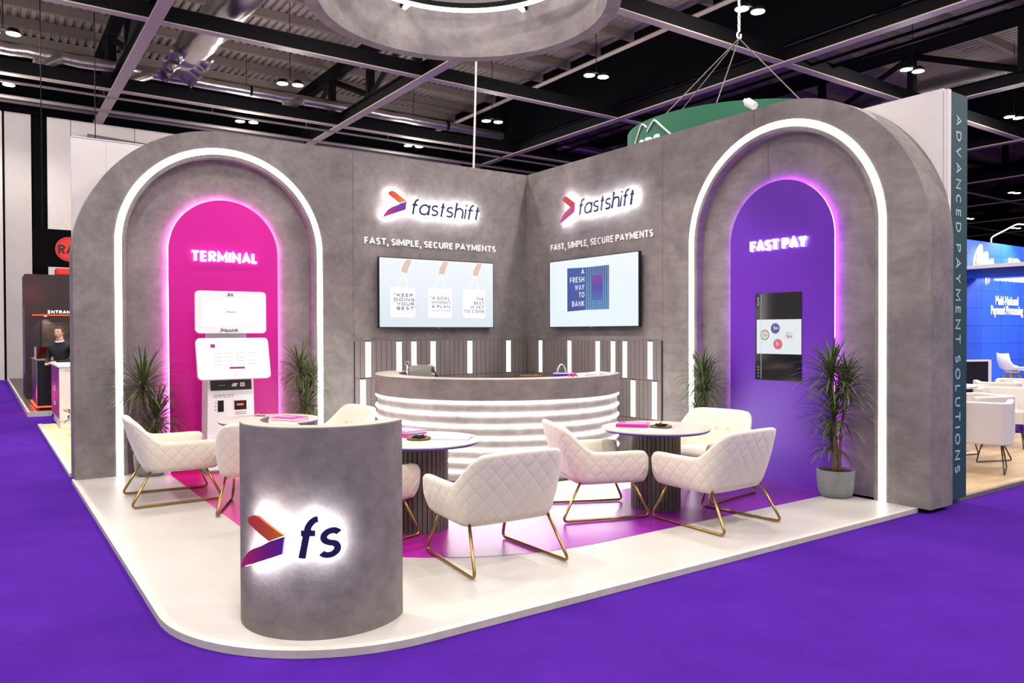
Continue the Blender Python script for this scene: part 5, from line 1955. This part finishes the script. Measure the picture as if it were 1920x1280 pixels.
# yellow flowers on the beige floor
fl_ = thing('flower_vase', 'yellow flowers with dark drooping leaves beside the left end of the magenta arch', 'flowers', (-5.66, 4.25, -0.001))
MB().lathe([(0.0, 0.0), (0.06, 0.0), (0.075, 0.06), (0.055, 0.16), (0.06, 0.2), (0.0, 0.19)], 20).build('vase', MT['gap'], fl_, smooth=True)
rn = random.Random(4)
sm, fm, ym = MB(), MB(), MB()
for k in range(9):
    a, e = rn.uniform(0, 2 * PI), rn.uniform(0.4, 1.3)
    tip = Vector((0.26 * math.cos(a) * math.cos(e), 0.26 * math.sin(a) * math.cos(e), 0.2 + 0.36 * math.sin(e)))
    sm.tube([(0, 0, 0.18), tip * 0.6 + Vector((0, 0, 0.12)), tip], 0.005, 5)
    for j in range(3):
        leaf_blade(fm, tip * (0.4 + 0.2 * j) + Vector((0, 0, 0.08)), a + j * 2, 0.2, 0.16, 0.022, 1.6)
    if k % 2 == 0:
        for j in range(6):
            leaf_blade(ym, tip, j * PI / 3, 0.6, 0.07, 0.022, 0.8)
sm.build('stem', MT['leaf'], fl_)
fm.build('leaf', MT['leaf'], fl_)
ym.build('blossom', mat('yellow_petal', (226, 190, 40), rough=0.6), fl_)

# dark booth with red light lines
kb = thing('dark_booth', 'dark brown booth with ENTRANCE lettering and a red light line, far left', 'booth')
dkb = mat('dark_brown_board', (30, 20, 22), rough=0.45, col2=(40, 26, 30), nscale=5, stretch=(0.3, 1, 6))
MB().box((-6.03, 12.0, 0.06), (-3.2, 13.35, 3.02)).build('cabin', dkb, kb)
t = MB()
letters(t, 'ENTRANCE', plane_frame((-5.565, 11.999, 2.085), (1, 0, 0), (0, 0, 1)), 0.62, 0.075, 0.012, stroke=0.24, gap=0.14)
t.build('lettering', MT['letter'], kb)
MB().box((-5.88, 11.96, 2.035), (-4.4, 11.999, 2.055)).build('light_line', MT['led_red'], kb)
MB().box((-5.71, 11.975, 0.9), (-4.6, 11.999, 1.90)).build('poster_frame', MT['black'], kb)
MB().box((-5.69, 11.97, 0.92), (-4.62, 11.9745, 1.88)).build('poster', mat('brown_print', (84, 60, 44), rough=0.5, col2=(36, 26, 24), nscale=4), kb)
t = MB()
for k in range(26):
    z = 2.2 - k * 0.062
    t.box((-6.0325, 12.2 + 0.06 * (k % 3), z), (-6.0303, 13.1 - 0.1 * (k % 2), z + 0.03))
t.build('side_print', mat('pale_side_print', (150, 160, 176)), kb)
MB().lathe([(0, 0.0), (0.03, 0.0), (0.03, 0.03), (0, 0.03)], 12, c=(-5.62, 11.93, 2.0)).build('downlight', MT['white'], kb)
lamp('entrance_light', 'SPOT', (-5.62, 11.9, 1.99), 14, target=(-5.6, 12.1, 1.0), color=(0.85, 0.9, 1), radius=0.03, angle=110, parent=kb)
mb = MB()
mb.box((-6.12, 8.25, -0.039), (-3.0, 22.0, 0.055))
struct(mb.build('floor_dark_booth', mat('dark_deck', (60, 50, 44), rough=0.4)), 'dark raised floor of the far left booth')
mb = MB()
mb.box((-6.16, 8.21, -0.0395), (-6.1205, 22.0, 0.058))
mb.box((-6.1204, 8.21, -0.0395), (-3.0, 8.2495, 0.058))
struct(mb.build('trim_4', MT['trim']))
rc = thing('reception_counter', 'dark counter with red light lines at its foot, far left booth', 'counter')
MB().box((-5.98, 8.5, 0.14), (-3.6, 9.0, 1.05)).build('front', MT['black'], rc)
MB().box((-5.98, 9.0005, 0.14), (-5.7, 10.4, 1.05)).build('side_return', mat('dark_red_board', (70, 14, 18), rough=0.35), rc)
MB().box((-6.0, 8.48, 1.0505), (-3.58, 10.42, 1.075)).build('countertop', MT['greysteel'], rc)
MB().box((-5.985, 8.485, 0.16), (-5.981, 8.6, 1.04)).build('corner_profile', mat('pale_blue_edge', (150, 140, 190), rough=0.3), rc)
mb = MB()
mb.box((-5.98, 8.47, 0.115), (-3.6, 8.499, 0.138))
mb.box((-6.01, 8.47, 0.115), (-5.981, 10.4, 0.138))
mb.build('light_line', MT['led_red'], rc)
MB().box((-5.95, 8.53, 0.056), (-3.63, 10.37, 0.1395)).build('plinth', MT['black'], rc)
gl = MB()
gl.box((-5.96, 9.1, 1.0755), (-5.72, 9.8, 1.32))
gl.build('screen_box', mat('dark_red_glass', (60, 10, 12), rough=0.1), rc)
lamp('red_wash', 'POINT', (-6.25, 9.2, 0.35), 8, color=(1, 0.10, 0.12), radius=0.2)
lamp('red_wash', 'POINT', (-5.9, 11.2, 2.6), 10, color=(1, 0.12, 0.10), radius=0.2)
# black hanging sign
hs = thing('hanging_sign', 'black hanging sign with a red round RA emblem, far left', 'sign')
MB().box((-5.82, 13.0, 3.29), (-4.2, 13.08, 4.24)).build('board', MT['drape'], hs)
cx_, cz_ = -5.02, 3.75
red = mat('emblem_red', (206, 40, 34), rough=0.5)
MB().prism(arc(cx_, cz_, 0.31, 0, 2 * PI, 40)[:-1], 0.0005, 0.006, plane_frame((0, 13.0, 0), (1, 0, 0), (0, 0, 1))).build('emblem_disc', red, hs)
t = MB()
Mh = plane_frame((0, 13.0, 0), (1, 0, 0), (0, 0, 1))
t.prism(arc(cx_, cz_, 0.275, 0, 2 * PI, 40)[:-1], 0.0062, 0.0072, Mh, holes=[arc(cx_, cz_, 0.262, 0, 2 * PI, 40)[:-1]])
letters(t, 'RA', Mh @ Matrix.Translation((cx_ - 0.24, cz_ - 0.13, 0.0062)), 0.36, 0.24, 0.002, stroke=0.2, gap=0.1)
t.build('emblem_mark', MT['black'], hs)
for x in (-5.6, -4.4):
    MB().tube([(x, 13.04, 4.24), (x, 13.04, 12.29)], 0.012, 5).build('hanging_wire', MT['blacksteel'], hs)
ar = tag(MB().box((-5.38, 12.1, 3.0205), (-4.6, 12.6, 3.2)).build('red_light_box', red, bevel=0.03), 'red lit box under the black hanging sign, far left', 'light box')


# ------------------------------------------------------------------ person in the dark suit
def skin_mesh(name, nodes, edges, mt, parent=None, sub=2, root=0):
    me = bpy.data.meshes.new(name)
    me.from_pydata([n[0] for n in nodes], edges, [])
    o = bpy.data.objects.new(name, me)
    COL.objects.link(o)
    sk = o.modifiers.new('skin', 'SKIN')
    sk.use_smooth_shade = True
    me.skin_vertices.new() if not me.skin_vertices else None
    for i, nd in enumerate(nodes):
        r = nd[1]
        me.skin_vertices[0].data[i].radius = r if isinstance(r, tuple) else (r, r)
    me.skin_vertices[0].data[root].use_root = True
    sb = o.modifiers.new('sub', 'SUBSURF')
    sb.levels = sub
    sb.render_levels = sub
    dg = bpy.context.evaluated_depsgraph_get()
    m2 = bpy.data.meshes.new_from_object(o.evaluated_get(dg))
    m2.name = name
    bpy.data.objects.remove(o)
    m2.materials.clear()
    m2.materials.append(mt)
    for p in m2.polygons:
        p.use_smooth = True
    ob = bpy.data.objects.new(name, m2)
    COL.objects.link(ob)
    if parent:
        ob.parent = parent
    return ob


suit = mat('black_suit', (22, 22, 26), rough=0.85)
skin = mat('skin_tone', (206, 158, 128), rough=0.55)
shirt = mat('white_shirt', (226, 228, 236), rough=0.7)
hair = mat('dark_hair', (46, 34, 26), rough=0.7)
pr = thing('person', 'person in a dark suit, white shirt and tie leaning behind the white and magenta counter', 'person', (-5.60, 7.75, -0.04), math.radians(-125))
# local +x is where the person faces
B = [((0, 0, 0.92), (.145, .17)), ((0.01, 0, 1.08), (.125, .155)), ((0.03, 0, 1.25), (.135, .175)), ((0.04, 0, 1.39), (.11, .16)), ((0.055, 0, 1.475), (.058, .058)), ((0.075, 0, 1.535), (.052, .052)),
     ((0.035, .17, 1.40), (.07, .07)), ((0.02, .235, 1.27), (.058, .058)), ((0.05, .25, 1.13), (.05, .05)), ((0.20, .17, 1.09), (.043, .043)), ((0.29, .08, 1.10), (.034, .034)),
     ((0.035, -.17, 1.40), (.07, .07)), ((0.02, -.235, 1.27), (.058, .058)), ((0.05, -.25, 1.13), (.05, .05)), ((0.19, -.19, 1.08), (.043, .043)), ((0.29, -.11, 1.06), (.034, .034)),
     ((0, .10, 0.80), (.10, .10)), ((0.01, .105, 0.48), (.075, .075)), ((-0.02, .11, 0.10), (.055, .055)), ((0.10, .12, 0.045), (.045, .04)),
     ((0, -.10, 0.80), (.10, .10)), ((0.03, -.105, 0.48), (.075, .075)), ((0.0, -.11, 0.10), (.055, .055)), ((0.12, -.12, 0.045), (.045, .04))]
E_ = [(0, 1), (1, 2), (2, 3), (3, 4), (4, 5), (3, 6), (6, 7), (7, 8), (8, 9), (9, 10), (3, 11), (11, 12), (12, 13), (13, 14), (14, 15), (0, 16), (16, 17), (17, 18), (18, 19), (0, 20), (20, 21), (21, 22), (22, 23)]
skin_mesh('body', B, E_, suit, pr)
hd_ = MB()
for i in range(17):
    for j in range(24):
        ph, th_ = PI * i / 16, 2 * PI * j / 24
        x, y, z = math.sin(ph) * math.cos(th_), math.sin(ph) * math.sin(th_), math.cos(ph)
        X, Y, Z = 0.098 * x, 0.076 * y, 0.118 * z
        if z < -0.2:
            X = X * (1 - 0.25 * (-z - 0.2)) + 0.012 * (-z - 0.2)
            Y *= 1 - 0.32 * (-z - 0.2)
        if x > 0.8:
            if abs(y) < 0.2 and -0.35 < z < 0.12:
                X += 0.022 * (1 - abs(y) / 0.2)
            if 0.0 < z < 0.25 and 0.18 < abs(y) < 0.55:
                X -= 0.010
            if -0.62 < z < -0.45:
                X += 0.006
        hd_.v.append((0.095 + X, Y, 1.655 + Z))
for i in range(16):
    for j in range(24):
        a, b = i * 24 + j, i * 24 + (j + 1) % 24
        hd_.f.append([a, a + 24, b + 24, b])
        hd_.mi.append(0)
hd = hd_.build('head', skin, pr, smooth=True)
hr_ = MB()
for i in range(9):
    for j in range(24):
        ph, th_ = PI * 0.56 * i / 8, 2 * PI * j / 24
        lim = 1.0 if math.cos(th_) < 0.35 else 0.55
        ph *= lim
        hr_.v.append((0.088 + 0.106 * math.sin(ph) * math.cos(th_), 0.084 * math.sin(ph) * math.sin(th_), 1.662 + 0.126 * math.cos(ph)))
for i in range(8):
    for j in range(24):
        a, b = i * 24 + j, i * 24 + (j + 1) % 24
        hr_.f.append([a, a + 24, b + 24, b])
        hr_.mi.append(0)
hr_.build('hair', hair, pr, smooth=True)
for s in (-1, 1):
    MB().lathe([(0, 0.012), (0.014, 0.008), (0.018, 0), (0.014, -0.008), (0, -0.012)], 10, c=(0.088, 0.077 * s, 1.65)).build('ear', skin, pr, smooth=True)
    MB().lathe([(0, 0.010), (0.007, 0.007), (0.010, 0), (0.007, -0.007), (0, -0.010)], 8, c=(0.176, 0.031 * s, 1.672)).build('eye', hair, pr, smooth=True)
MB().tube([(0.176, -0.024, 1.588), (0.186, 0, 1.586), (0.176, 0.024, 1.588)], 0.006, 6).build('mouth', mat('lip_tone', (160, 96, 86)), pr, smooth=True)
mb = MB()
mb.prism([(-0.05, 1.475), (0.05, 1.475), (0.012, 1.19), (-0.012, 1.19)], 0.0, 0.012, plane_frame((0.168, 0, 0), (0, 1, 0), (-0.18, 0, 1)))
mb.build('shirt_front', shirt, pr)
mb = MB()
mb.tube([(0.075 + 0.066 * math.cos(a), 0.066 * math.sin(a), 1.492 - 0.02 * math.cos(a)) for a in [2 * PI * k / 20 for k in range(20)]], 0.014, 6, closed=True)
mb.build('collar', shirt, pr, smooth=True)
MB().tube([(0.062, 0, 1.46), (0.078, 0, 1.60)], [0.06, 0.055], 14).build('neck', skin, pr, smooth=True)
MB().prism([(-0.014, 1.46), (0.014, 1.46), (0.02, 1.22), (0, 1.18), (-0.02, 1.22)], 0.013, 0.018, plane_frame((0.168, 0, 0), (0, 1, 0), (-0.18, 0, 1))).build('tie', mat('grey_tie', (150, 150, 166)), pr)
for s, wrist, dr in ((1, Vector((0.305, .07, 1.10)), Vector((0.75, -0.6, -0.1))), (-1, Vector((0.305, -.10, 1.06)), Vector((0.85, 0.45, 0.05)))):
    dr.normalize()
    sd_ = Vector((0, 0, 1)).cross(dr).normalized()
    nodes = [(tuple(wrist), (.024, .018)), (tuple(wrist + dr * 0.05), (.036, .018)), (tuple(wrist + dr * 0.09), (.038, .016))]
    edges = [(0, 1), (1, 2)]
    for k, (off, L) in enumerate(((-.030, .062), (-.010, .075), (.010, .070), (.029, .054))):
        b0 = wrist + dr * 0.095 + sd_ * off
        i0 = len(nodes)
        nodes += [(tuple(b0), (.010, .010)), (tuple(b0 + dr * L * 0.55 + Vector((0, 0, -.010))), (.009, .009)), (tuple(b0 + dr * L + Vector((0, 0, -.030))), (.008, .008))]
        edges += [(2, i0), (i0, i0 + 1), (i0 + 1, i0 + 2)]
    i0 = len(nodes)
    tb = wrist + dr * 0.035 - sd_ * 0.035 * s
    nodes += [(tuple(tb), (.011, .011)), (tuple(tb + dr * 0.045 - sd_ * 0.012 * s), (.009, .009))]
    edges += [(1, i0), (i0, i0 + 1)]
    skin_mesh('hand', nodes, edges, skin, pr, sub=1)
